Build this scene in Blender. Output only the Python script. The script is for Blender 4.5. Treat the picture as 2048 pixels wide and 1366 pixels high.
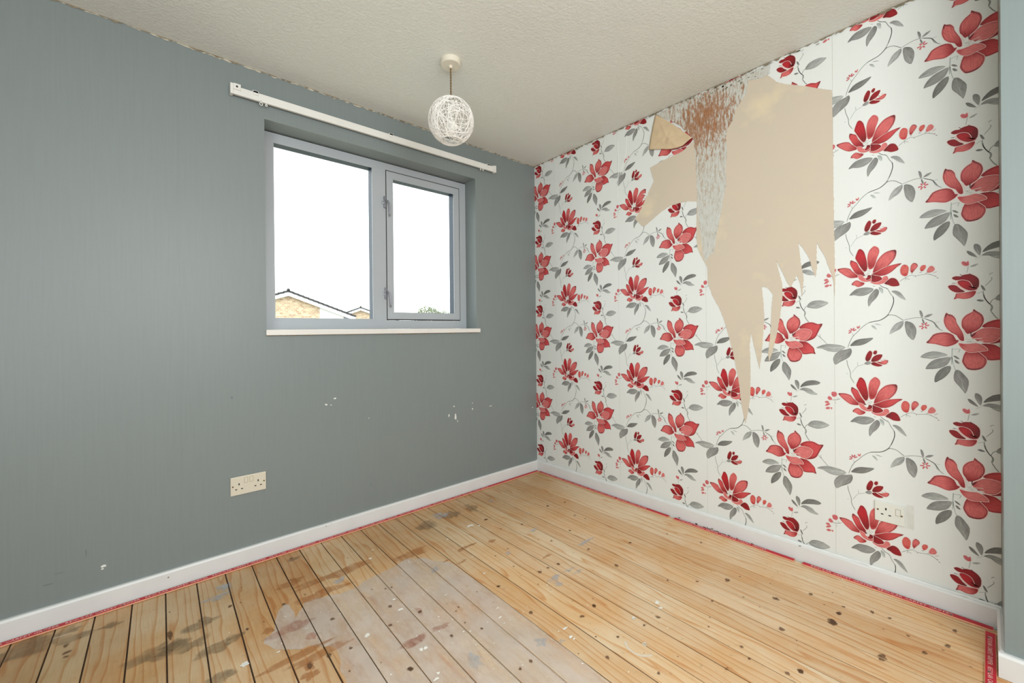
import bpy, bmesh, math, random
import numpy as np
from mathutils import Vector, Matrix, geometry, noise
R = random.Random(7)
S = bpy.context.scene
for o in list(bpy.data.objects): bpy.data.objects.remove(o)
PI = math.pi

# ------------------------------------------------------------------ camera
H = 2.2742                       # ceiling height
def axes(yaw, pitch, roll):
    cy, sy = math.cos(yaw), math.sin(yaw)
    r = Vector((cy, -sy, 0)); f = Vector((sy, cy, 0)); u = Vector((0, 0, 1))
    f2 = f*math.cos(pitch)+u*math.sin(pitch); u2 = u*math.cos(pitch)-f*math.sin(pitch)
    return r*math.cos(roll)+u2*math.sin(roll), u2*math.cos(roll)-r*math.sin(roll), f2
cx, cu, cf = axes(0.70992, -0.00231, -0.00959)
cam = bpy.data.objects.new('camera', bpy.data.cameras.new('camera'))
S.collection.objects.link(cam)
m = Matrix((cx, cu, -cf)).transposed().to_4x4(); m.translation = Vector((-2.13957, -2.21295, 1.05372))
cam.matrix_world = m
cam.data.sensor_width = 36; cam.data.lens = 817.2/2048*36; cam.data.shift_y = -22.12/2048
cam.data.clip_start = .01; cam.data.clip_end = 500
S.camera = cam

# ------------------------------------------------------------------ world, sun, fill lights, exposure
w = bpy.data.worlds.new('sky'); S.world = w; w.use_nodes = True
bg = w.node_tree.nodes['Background']; bg.inputs[0].default_value = (.93, .97, 1, 1); bg.inputs[1].default_value = 3.8
def area(name, loc, target, sx, sy, e, col):
    l = bpy.data.lights.new(name, 'AREA'); l.shape = 'RECTANGLE'; l.size = sx; l.size_y = sy; l.energy = e; l.color = col
    o = bpy.data.objects.new(name, l); S.collection.objects.link(o); o.location = loc
    o.rotation_euler = (Vector(target)-Vector(loc)).to_track_quat('-Z', 'Y').to_euler(); return o
area('fill_light_back', (-1.88, -3.15, 1.55), (-1.6, 0, 1.35), 1.4, 1.2, 42, (.93, .97, .99))  # unseen soft light added behind the camera to fill the room
area('fill_light_left', (-3.25, -2.4, 1.2), (-.2, -1.2, 1.2), 1.8, 1.6, 56, (.92, .97, .99))  # unseen fill added on the left to brighten the flowered wall
vs = S.view_settings; vs.view_transform = 'Standard'; vs.look = 'None'; vs.gamma = 1; vs.exposure = 0.05; vs.use_curve_mapping = False

# ------------------------------------------------------------------ data
GREY = (127, 135, 134)
GREY_LIT = (130, 141, 140)  # same wall paint, lightened to paint in the stronger light on this side
CEIL = (228, 229, 222)
PAPER = (225, 227, 223)
CREAM = (203, 190, 171)
CREAM2 = (208, 190, 172)
W1 = (224, 196, 158)
W2 = (232, 207, 172)
W3 = (236, 215, 182)
W4 = (220, 187, 146)
GRIME_SHADE = (.62, .52, .37, 1)
# outlines of the printed pattern in mm: style, base, tip, outline
PETALS = [
    ('g1', None, None, [(-122.8, -69.6), (-107.6, -54.0), (-88.5, -47.1), (-69.8, -49.8), (-51.3, -59.5), (-67.8, -67.0), (-88.7, -74.5), (-105.7, -73.9)]),
    ('g2', None, None, [(-109.1, -111.9), (-99.4, -91.5), (-84.5, -77.1), (-63.7, -69.6), (-44.3, -66.0), (-49.5, -86.0), (-59.8, -100.4), (-80.6, -110.5), (-99.6, -113.0)]),
    ('g3', None, None, [(-85.1, -160.4), (-85.0, -140.2), (-76.5, -118.9), (-61.9, -103.3), (-45.5, -97.9), (-46.7, -118.1), (-60.1, -140.5), (-74.7, -153.9)]),
    ('g2', None, None, [(496.7, -112.0), (507.2, -113.6), (519.2, -130.1), (527.7, -147.6), (525.9, -171.3), (519.8, -193.0), (513.8, -183.6), (503.5, -166.8), (493.0, -149.8), (492.2, -129.2)]),
    ('g3', None, None, [(-39.2, -61.2), (-31.1, -62.8), (-23.2, -72.4), (-31.2, -70.9)]),
    ('g3', None, None, [(-36.2, -75.7), (-29.2, -78.6), (-23.3, -88.7), (-32.3, -86.3)]),
    ('g2', None, None, [(-123.7, 103.9), (-117.2, 99.0), (-114.1, 82.7), (-117.4, 74.9), (-121.6, 86.2)]),
    ('g2', None, None, [(-112.0, 77.1), (-102.4, 87.2), (-88.6, 89.7), (-98.2, 79.6)]),
    ('g3', None, None, [(-117.4, 72.5), (-113.2, 68.5), (-109.6, 54.8), (-114.3, 56.3)]),
    ('g1', None, None, [(89.4, -45.4), (103.9, -35.2), (127.0, -27.2), (147.8, -27.5), (170.0, -30.5), (190.1, -39.2), (173.2, -55.2), (156.2, -59.7), (132.0, -57.5), (110.9, -47.6)]),
    ('g2', None, None, [(206.5, -43.3), (209.7, -58.2), (203.0, -76.8), (189.8, -88.9), (173.0, -100.1), (155.9, -113.5), (149.1, -98.2), (149.2, -83.1), (159.6, -63.1), (176.6, -52.2), (193.3, -47.8)]),
    ('g3', None, None, [(204.9, -33.2), (208.3, -25.0), (219.7, -11.6), (235.8, -4.5), (254.8, -1.8), (276.5, 0.5), (267.1, -12.0), (251.5, -24.2), (235.6, -30.8), (219.6, -32.5)]),
    ('g1', None, None, [(57.3, 135.0), (69.5, 152.7), (86.0, 158.7), (107.7, 159.0), (123.6, 152.9), (134.1, 146.0), (114.6, 131.7), (91.2, 124.3), (69.3, 128.2)]),
    ('g3', None, None, [(16.5, 132.6), (24.2, 135.7), (34.7, 130.0), (25.1, 127.7)]),
    ('g3', None, None, [(26.5, 184.2), (32.2, 180.5), (37.8, 165.6), (31.1, 167.9)]),
    ('g2', None, None, [(13.0, 328.3), (23.6, 323.5), (28.3, 309.2), (25.2, 286.2), (16.7, 299.0), (11.0, 314.4)]),
    ('g3', None, None, [(-5.7, 305.9), (2.1, 304.4), (11.8, 293.9), (19.4, 281.0), (8.8, 285.6), (-0.9, 293.8)]),
    ('g3', None, None, [(31.0, 297.0), (36.8, 310.0), (52.0, 324.9), (70.7, 331.0), (87.1, 331.4), (104.2, 324.1), (94.3, 314.4), (76.0, 310.4), (55.6, 305.1), (40.6, 300.2)]),
    ('g1', None, None, [(28.1, 285.4), (40.5, 295.7), (57.4, 296.3), (72.2, 291.1), (81.3, 281.0), (94.9, 273.7), (83.1, 269.0), (64.7, 271.4), (51.7, 277.8), (42.4, 285.7)]),
    ('g1', None, None, [(1.8, 250.5), (11.5, 257.4), (22.2, 259.1), (13.4, 250.7)]),
    ('g2', None, None, [(202.9, 172.0), (212.8, 186.2), (225.8, 197.6), (244.9, 201.6), (262.2, 201.2), (279.1, 193.7), (268.2, 178.7), (252.6, 169.9), (233.6, 168.8), (217.6, 173.4)]),
    ('g2', None, None, [(285.2, 193.7), (293.5, 187.0), (293.4, 172.8), (285.0, 155.2), (272.6, 140.8), (263.3, 123.7), (260.3, 142.6), (263.5, 163.6), (274.4, 181.8)]),
    ('g0', None, None, [(292.8, 198.9), (301.8, 196.4), (306.3, 189.1), (305.4, 172.9), (297.2, 181.5)]),
    ('g1', None, None, [(329.9, 180.1), (340.1, 182.8), (353.0, 176.2), (361.4, 164.0), (370.5, 144.3), (359.9, 150.1), (348.6, 159.7), (338.6, 171.7)]),
    ('g1', None, None, [(363.0, 65.7), (362.2, 49.9), (352.9, 34.0), (338.5, 24.6), (323.9, 14.0), (328.4, 34.0), (338.6, 52.2), (350.2, 60.8)]),
    ('g2', None, None, [(367.2, 62.8), (379.8, 61.9), (390.8, 52.9), (397.5, 35.3), (397.4, 16.1), (390.5, -6.8), (380.8, 0.2), (372.6, 13.6), (368.5, 32.0)]),
    ('g0', None, None, [(269.9, 50.4), (280.7, 46.8), (287.4, 32.2), (277.5, 37.9)]),
    ('g0', None, None, [(279.2, 55.6), (291.3, 55.3), (301.8, 50.0), (291.3, 50.8)]),
    ('g2', None, None, [(247.9, -103.5), (255.8, -95.0), (266.7, -93.8), (268.9, -102.3), (258.8, -107.4)]),
    ('c2', (20.2, -22.8), (87.2, -71.3), [(20.3, -19.4), (46.9, -17.7), (60.0, -22.5), (72.8, -35.0), (81.9, -46.1), (84.6, -60.9), (87.2, -71.3), (76.3, -68.6), (57.8, -72.3), (40.9, -72.2), (27.7, -57.4), (12.4, -45.2)]),
    ('c1', (10.5, -36.5), (13.9, -108.8), [(-9.1, -45.8), (-16.2, -70.6), (-17.3, -82.5), (-11.4, -97.1), (-3.6, -107.7), (13.9, -108.8), (29.3, -101.2), (38.0, -84.2), (38.1, -68.4), (31.5, -58.7), (22.0, -47.4), (8.5, -39.3)]),
    ('p', (-20.8, -18.5), (41.1, -39.4), [(-25.8, -16.2), (-14.9, -18.3), (0.9, -18.2), (16.4, -15.7), (29.8, -22.8), (37.4, -30.1), (41.1, -39.4), (25.9, -43.1), (10.4, -46.8), (-3.2, -46.7), (-15.0, -38.0), (-21.9, -28.1)]),
    ('c1', (-26.7, -8.3), (-106.3, -15.3), [(-106.3, -15.3), (-98.8, -5.3), (-88.1, 13.7), (-71.3, 20.7), (-52.8, 21.1), (-38.6, 12.4), (-31.7, -4.8), (-24.7, -6.7), (-32.8, -19.0), (-49.1, -27.8), (-61.4, -27.8), (-82.0, -20.7), (-98.9, -18.5)]),
    ('c1', (-14.8, -7.9), (-55.4, 92.1), [(-55.4, 92.1), (-50.3, 87.2), (-40.2, 83.2), (-32.2, 69.6), (-30.3, 56.0), (-20.5, 32.5), (-14.6, 15.2), (-12.8, -7.5), (-22.7, -5.1), (-30.6, 11.8), (-42.6, 20.9), (-54.7, 37.1), (-60.8, 57.0), (-60.6, 73.5)]),
    ('c1', (-4.8, 15.0), (10.5, 102.9), [(9.5, 102.7), (17.2, 95.0), (28.6, 83.5), (33.3, 66.3), (30.3, 49.8), (22.6, 34.6), (10.9, 24.1), (-4.8, 16.2), (-11.6, 29.7), (-17.4, 40.0), (-18.3, 58.4), (-14.2, 73.0), (-4.3, 85.3), (7.5, 93.2)]),
    ('c2', (12.8, 12.0), (113.2, 59.1), [(28.4, 42.6), (41.7, 56.7), (62.4, 65.3), (80.8, 64.6), (97.1, 56.9), (113.2, 59.1), (104.2, 38.6), (96.9, 21.6), (89.5, 4.5), (78.5, -6.9), (60.0, -14.6), (43.2, -14.1), (47.2, 19.5), (35.9, 37.4)]),
    ('p', (3.0, 9.8), (75.1, 25.6), [(3.0, 12.1), (16.7, 25.4), (30.2, 35.1), (47.3, 37.5), (64.1, 34.4), (75.1, 25.6), (71.3, 11.4), (62.0, -4.1), (50.7, -12.3), (35.6, -13.6), (24.2, -8.3), (12.6, -8.6), (6.9, 1.5)]),
    ('m', (12.6, -8.6), (24.2, -6.0), [(10.7, -6.8), (24.2, -4.8), (12.6, -10.9), (0.9, -13.6)]),
    ('m', (12.8, 18.8), (5.0, 8.0), [(16.7, 21.9), (6.9, 6.1), (2.0, 8.5), (8.9, 16.8)]),
    ('w', None, None, [(-11.8, -7.3), (-7.8, 1.7), (1.0, 0.2), (10.7, -1.1), (16.5, -7.7), (10.6, -14.8), (-3.0, -15.6)]),
    ('d', (16.8, 176.0), (-41.2, 215.0), [(-41.2, 215.0), (-32.1, 220.9), (-20.1, 219.0), (-14.2, 223.2), (-0.4, 225.0), (11.3, 219.7), (20.9, 208.4), (23.1, 195.1), (21.6, 179.0), (16.8, 173.7), (9.0, 174.8), (-0.6, 196.3), (-16.3, 205.6), (-28.2, 206.3), (-34.2, 207.8)]),
    ('c3', (19.7, 174.1), (-26.2, 201.9), [(-27.2, 201.8), (-16.3, 205.6), (-2.5, 200.6), (5.2, 188.0), (9.0, 174.8), (19.7, 174.1), (12.9, 168.5), (-0.7, 168.7), (-14.5, 178.2), (-24.3, 190.6)]),
    ('d', (-10.6, 164.9), (-50.6, 186.9), [(-50.6, 186.9), (-40.4, 190.7), (-30.4, 187.4), (-20.4, 175.0), (-9.6, 165.1), (-18.5, 162.5), (-32.5, 163.9), (-44.6, 173.7)]),
    ('c1', (14.8, 165.4), (-36.7, 138.8), [(-36.7, 138.8), (-32.6, 149.9), (-30.5, 159.5), (-16.6, 160.5), (-0.8, 163.0), (15.2, 165.5), (12.8, 152.5), (3.0, 141.8), (-12.8, 139.2), (-26.7, 142.7)]),
    ('c1', (234.1, 247.6), (165.2, 284.4), [(165.2, 284.4), (175.3, 286.6), (188.7, 287.0), (205.2, 281.5), (211.7, 271.8), (221.3, 262.6), (233.3, 252.7), (232.5, 245.3), (219.6, 243.6), (205.0, 244.8), (191.8, 253.6), (178.6, 265.7), (170.2, 275.3)]),
    ('c2', (246.8, 251.3), (209.5, 315.5), [(209.5, 315.5), (218.4, 310.2), (228.0, 302.9), (233.5, 286.9), (242.2, 271.4), (250.0, 257.9), (243.6, 250.9), (230.9, 254.4), (221.3, 264.6), (213.3, 282.5), (206.9, 298.5), (207.0, 309.0)]),
    ('c3', (254.7, 264.7), (236.3, 356.5), [(233.9, 356.3), (242.7, 355.0), (250.5, 342.3), (254.3, 326.2), (257.3, 310.1), (260.3, 285.9), (257.1, 269.1), (250.0, 266.2), (240.6, 281.5), (232.8, 299.2), (224.9, 317.1), (223.3, 325.2), (228.2, 342.3)]),
    ('c4', (268.8, 270.5), (281.6, 362.3), [(281.6, 362.3), (292.2, 354.1), (295.9, 340.3), (292.0, 323.8), (287.4, 309.2), (284.2, 290.7), (278.0, 277.8), (267.2, 272.0), (261.9, 284.0), (260.4, 306.3), (261.3, 326.9), (266.1, 345.7), (273.9, 356.6)]),
    ('c1', (275.3, 257.0), (343.7, 339.1), [(276.4, 260.1), (282.0, 281.1), (290.8, 305.2), (303.8, 323.8), (318.7, 335.2), (341.6, 338.9), (344.7, 325.1), (339.4, 304.9), (326.8, 286.5), (312.0, 270.4), (294.9, 259.6), (281.8, 253.6)]),
    ('c2', (273.1, 250.9), (359.7, 284.8), [(273.1, 252.4), (290.6, 261.9), (312.0, 274.7), (335.1, 281.8), (359.7, 284.8), (345.4, 271.8), (330.8, 255.8), (311.9, 244.7), (290.5, 243.2), (279.6, 246.0)]),
    ('p', (268.5, 229.7), (321.3, 233.3), [(268.5, 223.6), (283.9, 227.9), (299.0, 230.1), (308.0, 239.0), (316.9, 240.7), (321.3, 231.3), (318.3, 220.9), (309.4, 214.6), (291.4, 210.8), (277.7, 214.8)]),
    ('d', (271.7, 246.5), (303.5, 230.7), [(270.2, 249.3), (284.0, 246.1), (296.1, 241.7), (304.2, 230.8), (291.4, 221.9), (277.7, 220.9), (269.3, 229.8)]),
    ('p', (268.5, 231.8), (230.9, 253.4), [(230.9, 253.4), (242.1, 250.7), (249.9, 245.6), (260.8, 238.9), (270.1, 236.1), (270.8, 228.0), (259.2, 224.3), (246.7, 226.6), (235.6, 235.4)]),
    ('d', (260.9, 248.1), (256.1, 232.1), [(260.9, 249.1), (270.2, 248.3), (270.9, 238.2), (262.3, 230.9), (253.8, 233.8), (259.3, 240.7)]),
    ('c1', (251.3, 219.0), (210.5, 216.2), [(210.5, 216.2), (217.9, 227.7), (227.6, 232.2), (238.7, 225.5), (251.3, 219.0), (243.4, 209.6), (230.6, 205.6), (221.0, 212.5)]),
    ('d', (310.2, 211.7), (353.1, 202.7), [(310.2, 211.7), (321.4, 225.4), (330.2, 231.6), (340.3, 229.2), (347.5, 220.4), (353.1, 202.7), (343.1, 199.1), (331.5, 200.1), (321.3, 206.4)]),
    ('m', (248.4, 251.5), (245.2, 250.1), [(245.2, 249.1), (248.4, 254.6), (253.9, 251.2), (251.5, 248.9)]),
    ('w', None, None, [(248.4, 263.9), (254.7, 265.7), (261.0, 272.6), (265.7, 268.1), (273.4, 269.1), (271.8, 258.7), (260.9, 251.1), (251.5, 254.0), (253.9, 259.5)]),
    ('w', None, None, [(247.5, 245.3), (254.6, 250.3), (260.9, 247.1), (256.1, 239.2), (249.9, 240.4)]),
    ('d', (260.5, -92.6), (266.9, -50.9), [(266.9, -50.9), (272.3, -57.5), (271.4, -70.0), (265.2, -88.1), (257.3, -93.5), (251.9, -85.8), (254.4, -70.7), (260.7, -56.7)]),
    ('d', (281.4, -65.1), (281.5, -49.9), [(281.5, -49.9), (286.1, -50.7), (287.1, -56.4), (284.5, -63.2), (280.7, -65.3), (276.4, -62.5), (276.4, -55.4)]),
    ('d', (269.8, -92.9), (301.8, -64.4), [(269.8, -89.8), (274.5, -77.3), (285.2, -67.1), (301.8, -64.4), (300.3, -75.9), (291.2, -88.6), (279.0, -93.8), (271.3, -94.5)]),
    ('d', (269.7, -100.1), (303.1, -107.2), [(269.0, -100.3), (279.0, -95.3), (288.1, -99.6), (303.1, -107.2), (291.0, -111.9), (280.4, -110.1), (272.8, -106.3)]),
    ('c1', (289.6, -95.1), (319.5, -88.2), [(285.1, -93.5), (297.2, -93.9), (310.7, -85.9), (319.5, -88.2), (315.0, -99.5), (306.1, -103.3), (295.6, -100.4)]),
    ('b', (367.4, 235.1), (364.9, 277.6), [(363.4, 277.4), (370.5, 277.3), (377.4, 269.5), (378.0, 256.1), (374.5, 238.1), (367.4, 235.1), (359.0, 241.7), (355.5, 254.9), (357.7, 268.9)]),
    ('c1', (387.0, 245.7), (395.4, 280.5), [(384.4, 270.4), (391.3, 280.9), (399.5, 278.2), (402.9, 269.0), (395.3, 256.5), (388.4, 245.9), (383.6, 251.0)]),
    ('b', (413.6, 249.6), (418.4, 269.2), [(408.9, 258.4), (413.0, 268.5), (422.4, 269.7), (423.6, 260.5), (416.9, 250.0), (411.5, 249.3)]),
    ('p', (427.5, 241.2), (446.6, 254.3), [(427.6, 249.7), (432.9, 261.8), (439.5, 264.5), (446.6, 254.3), (442.0, 244.3), (428.8, 241.4)]),
    ('q', (142.0, 280.7), (155.0, 289.7), [(142.0, 280.7), (144.6, 288.5), (155.0, 289.7), (160.1, 282.7), (156.6, 271.6), (146.2, 270.4)]),
    ('q', (128.8, 261.8), (143.6, 261.4), [(128.8, 261.8), (134.1, 270.0), (143.6, 261.4), (141.0, 254.6), (133.1, 254.7)]),
    ('q', (119.0, 244.3), (133.9, 241.8), [(119.0, 244.3), (128.7, 248.8), (133.9, 241.8), (126.9, 238.8)]),
    ('q', (126.9, 238.1), (130.3, 230.5), [(126.9, 238.1), (137.4, 238.6), (130.3, 230.5), (119.8, 228.0)]),
    ('q', (121.5, 217.4), (137.3, 219.6), [(121.5, 217.4), (130.3, 224.0), (137.3, 219.6), (128.5, 213.6)]),
    ('q', (138.1, 221.8), (142.4, 216.0), [(138.1, 221.8), (144.2, 222.7), (142.4, 216.0)]),
    ('q', (230.5, 38.8), (230.5, 49.2), [(226.5, 47.3), (230.5, 43.0), (235.3, 49.9), (234.5, 41.8), (230.5, 37.8), (227.3, 40.2)]),
    ('q', (-6.0, 255.3), (-16.8, 267.9), [(-17.8, 267.8), (-11.9, 270.8), (-6.0, 266.8), (-2.0, 271.4), (-0.1, 258.3), (-6.1, 254.2), (-13.9, 257.9)]),
]
# stems: width, ink, points
STROKES = [
    (2.0, 'v', [(33.9, 152.4), (35.7, 139.1), (42.2, 124.4), (48.7, 116.5)]),
    (4.2, 'v', [(48.7, 116.5), (51.5, 106.9), (48.6, 95.2)]),
    (2.6, 'v', [(48.6, 95.2), (56.9, 77.7), (65.2, 65.9)]),
    (1.8, 'v', [(93.2, 11.9), (109.3, -4.2), (128.6, -27.9)]),
    (2.2, 'v', [(103.1, 14.2), (105.7, -0.6)]),
    (1.8, 'v', [(-108.9, 71.7), (-87.8, 58.9), (-77.4, 39.6), (-64.1, 27.0)]),
    (1.4, 'v', [(-87.8, 58.9), (-73.1, 58.9)]),
    (2.4, 'vl', [(-84.6, 54.8), (-80.6, 39.0)]),
    (2.6, 'vl', [(-41.0, -32.5), (-42.2, -63.1), (-42.4, -93.6)]),
    (1.8, 'vl', [(-42.2, -65.5), (-36.4, -103.7), (-30.5, -114.9)]),
    (1.8, 'v', [(-42.0, -38.6), (-22.9, -36.4)]),
    (2.2, 'v', [(-21.9, -37.3), (-26.0, -48.7)]),
    (2.2, 'v', [(32.1, 164.7), (32.9, 146.7), (39.4, 129.7), (47.8, 115.4)]),
    (1.8, 'v', [(46.9, 118.6), (50.7, 129.4), (58.3, 137.4)]),
    (1.6, 'v', [(36.0, 180.0), (51.2, 201.4), (49.4, 209.0)]),
    (1.6, 'v', [(46.1, 217.5), (48.5, 221.7), (54.2, 223.8)]),
    (1.8, 'v', [(17.6, 155.6), (30.1, 162.1)]),
    (1.6, 'vl', [(28.1, 284.2), (13.6, 273.6)]),
    (2.0, 'v', [(-1.1, 255.9), (-5.2, 230.1)]),
    (1.8, 'v', [(294.5, 210.3), (306.4, 198.1), (318.3, 192.0), (327.0, 171.6), (334.9, 157.2), (336.2, 137.7), (331.0, 116.9), (325.8, 102.8)]),
    (2.0, 'v', [(334.9, 160.1), (336.2, 142.5), (331.8, 121.9), (324.3, 100.5), (317.7, 88.2), (306.5, 76.8), (294.4, 69.1), (279.2, 65.7), (263.8, 61.3)]),
    (2.2, 'v', [(317.7, 88.2), (331.6, 89.2), (344.6, 84.1), (356.0, 73.9), (363.0, 67.7)]),
    (1.7, 'v', [(363.0, 67.7), (388.2, 75.4), (411.3, 75.9), (432.6, 66.7), (444.3, 58.2), (456.6, 35.2)]),
    (1.9, 'v', [(322.9, 91.7), (311.6, 79.3), (295.1, 68.7), (264.5, 60.9), (244.0, 44.0), (228.0, 23.7), (215.0, 8.1), (205.1, -13.2), (196.7, -40.6)]),
    (1.8, 'v', [(211.8, 18.8), (215.0, 8.1)]),
    (2.0, 'v', [(193.1, -90.1), (196.2, -112.4), (204.3, -139.5), (205.8, -162.1), (217.1, -184.9)]),
    (1.6, 'vl', [(249.4, -106.1), (228.8, -114.3), (219.0, -126.6), (209.2, -144.3)]),
    (2.4, 'vl', [(227.2, -99.2), (228.0, -113.5)]),
    (2.6, 'v', [(192.7, -146.2), (195.2, -148.2)]),
    (1.8, 'v', [(171.8, 263.8), (159.9, 258.1), (146.1, 255.3), (142.7, 259.2)]),
    (1.8, 'v', [(154.7, 249.9), (155.5, 241.4)]),
    (1.6, 'v', [(161.7, 267.9), (163.3, 260.6)]),
    (1.4, 'v', [(353.2, 215.4), (367.4, 227.4), (384.2, 236.7), (397.9, 232.9), (422.2, 236.6), (435.4, 233.9), (449.7, 224.9)]),
    (2.4, 'v', [(370.2, 225.8), (380.6, 222.0)]),
    (1.6, 'v', [(369.5, 231.6), (369.5, 218.0)]),
    (3.0, 'v', [(384.9, 242.5), (389.7, 244.2)]),
    (3.4, 'v', [(407.5, 243.9), (413.5, 245.4)]),
    (3.0, 'v', [(422.9, 239.5), (427.5, 241.2)]),
    (2.2, 'v', [(395.2, 232.5), (397.9, 228.1)]),
    (2.2, 'v', [(433.4, 233.6), (437.4, 233.3)]),
    (1.8, 'r', [(443.3, 237.9), (452.4, 243.0)]),
    (2.2, 'm', [(447.1, 227.3), (450.8, 226.6)]),
    (2.4, 'm', [(451.2, 221.4), (455.5, 218.7)]),
    (2.4, 'v', [(276.1, 206.4), (282.2, 203.3)]),
    (2.0, 'v', [(298.9, 203.9), (319.6, 190.3)]),
    (3.2, 'w', [(1.0, -4.4), (4.1, 21.5)]),
    (3.2, 'w', [(-6.8, -1.5), (-14.5, 31.4)]),
    (3.2, 'w', [(4.9, -1.2), (29.0, 1.9)]),
    (3.2, 'w', [(6.8, -9.9), (31.8, -7.6)]),
    (3.2, 'w', [(-14.8, -14.9), (-22.8, -10.9)]),
    (3.2, 'w', [(4.1, 21.5), (3.0, 9.8)]),
    (1.6, 'vs', [(-4.9, -3.4), (1.0, -4.4)]),
    (1.4, 'vs', [(1.0, -7.8), (6.8, -9.9)]),
    (2.2, 'w', [(-30.7, 0.1), (-20.7, -8.1)]),
    (2.2, 'w', [(-2.8, 17.8), (-4.8, 8.1)]),
    (1.8, 'h', [(-31.3, 200.1), (-26.3, 188.0), (-10.6, 171.8), (3.2, 167.0), (18.7, 168.3)]),
    (1.2, 'h', [(-27.2, 205.3), (-14.3, 206.4), (-0.5, 199.7), (3.3, 193.4)]),
    (2.6, 'm', [(-21.7, 226.9), (-16.5, 221.8)]),
    (2.6, 'm', [(-0.3, 227.3), (8.4, 220.0)]),
    (2.6, 'm', [(-40.8, 197.1), (-32.7, 195.9)]),
    (1.4, 'vs', [(259.4, 258.1), (265.6, 257.9)]),
    (1.4, 'vs', [(265.6, 265.0), (270.3, 262.6)]),
    (1.8, 'r', [(295.7, -85.3), (303.2, -89.1)]),
    (1.4, 'r', [(304.7, -82.6), (310.7, -81.9)]),
    (3.6, 'q', [(-107.9, 46.7), (-98.0, 48.6)]),
    (3.6, 'q', [(-109.5, 49.6), (-104.5, 58.3)]),
    (3.6, 'q', [(-112.8, 49.0), (-117.8, 55.8)]),
    (3.6, 'q', [(-114.5, 45.4), (-124.6, 43.5)]),
    (3.6, 'q', [(-112.9, 42.5), (-117.9, 33.8)]),
    (3.6, 'q', [(-109.6, 43.2), (-104.6, 36.4)]),
    (3.6, 'q', [(214.9, 28.3), (224.0, 33.9)]),
    (3.6, 'q', [(213.2, 30.3), (217.4, 40.3)]),
    (3.6, 'q', [(210.7, 29.9), (207.4, 38.6)]),
    (3.6, 'q', [(208.9, 27.3), (200.0, 29.5)]),
    (3.6, 'q', [(208.7, 24.0), (199.5, 18.4)]),
]
TEAR = [(1205.2, 2035.2), (1288.3, 2044.6), (1370.5, 2047.7), (1402.4, 2085.2), (1441.6, 2191.6), (1471.8, 2232.8), (1522.4, 2217.0), (1557.4, 2217.6), (1591.2, 2170.9), (1630.6, 2141.2), (1687.6, 2109.8), (1741.9, 2073.4), (1793.8, 2041.5), (1794.9, 1858.0), (1795.8, 1646.5), (1797.3, 1434.9), (1798.6, 1373.5), (1798.7, 1288.6), (1798.9, 1239.3), (1796.9, 1179.6), (1794.4, 1239.7), (1786.2, 1283.0), (1775.0, 1312.7), (1766.5, 1349.5), (1752.2, 1380.2), (1737.6, 1411.4), (1736.1, 1353.8), (1736.9, 1303.0), (1731.9, 1267.4), (1720.2, 1305.0), (1710.2, 1350.1), (1692.1, 1389.5), (1670.5, 1426.2), (1679.3, 1332.1), (1689.4, 1264.4), (1682.7, 1187.4), (1676.8, 1243.4), (1663.2, 1282.0), (1652.3, 1256.9), (1640.6, 1231.7), (1625.8, 1255.7), (1608.4, 1303.1), (1582.1, 1363.9), (1591.9, 1320.3), (1608.0, 1249.7), (1607.6, 1181.0), (1597.0, 1097.3), (1583.0, 1012.8), (1567.5, 942.8), (1553.4, 893.9), (1548.1, 926.5), (1557.0, 1004.9), (1561.6, 1075.0), (1564.9, 1144.9), (1570.7, 1202.7), (1550.3, 1235.4), (1523.8, 1245.5), (1530.4, 1178.0), (1534.0, 1099.1), (1529.2, 1020.4), (1521.4, 925.4), (1512.4, 857.6), (1502.0, 908.7), (1488.0, 972.2), (1477.5, 1028.3), (1471.1, 971.8), (1473.2, 859.0), (1471.5, 729.8), (1461.3, 647.6), (1448.9, 588.7), (1443.1, 620.4), (1430.0, 692.2), (1423.0, 773.5), (1409.8, 854.9), (1397.1, 920.5), (1378.1, 1003.3), (1356.4, 1087.4), (1331.0, 1156.0), (1298.3, 1217.8), (1277.6, 1279.9), (1274.1, 1367.0), (1244.3, 1423.2), (1224.5, 1470.2), (1218.8, 1539.7), (1223.0, 1715.6), (1179.9, 1727.9), (1133.4, 1730.1), (1075.6, 1728.3), (1025.4, 1708.9), (962.8, 1672.9), (908.7, 1643.0), (853.5, 1700.7), (898.8, 1755.2), (932.1, 1815.6), (977.6, 1890.5), (955.1, 1974.1), (1012.7, 1986.8), (1070.1, 1994.7), (1145.2, 2002.1)]
PLASTER = [(994.7, 2259.5), (1070.7, 2268.8), (1138.2, 2270.7), (1202.8, 2268.9), (1290.1, 2267.8), (1411.6, 2265.9), (1494.0, 2265.5), (1566.0, 2263.9), (1564.4, 2222.1), (1536.5, 2215.9), (1475.5, 2232.7), (1465.4, 2172.9), (1441.2, 2142.9), (1418.1, 2119.9), (1406.1, 2067.2), (1378.4, 2036.4), (1370.1, 1997.7), (1376.0, 1928.8), (1368.9, 1847.5), (1371.5, 1763.1), (1353.2, 1683.9), (1341.3, 1619.1), (1321.6, 1521.1), (1308.5, 1437.8), (1283.1, 1420.0), (1265.7, 1392.0), (1254.0, 1437.2), (1242.6, 1535.4), (1229.3, 1625.9), (1224.8, 1715.1), (1222.3, 1839.4), (1216.3, 1965.0), (1208.0, 2047.5), (1137.1, 2145.7), (1060.3, 2212.5)]
MARGIN = [(1253.1, 1437.4), (1270.2, 1408.8), (1282.5, 1355.2), (1277.8, 1298.6), (1266.9, 1330.9), (1257.0, 1384.4)]
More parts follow.
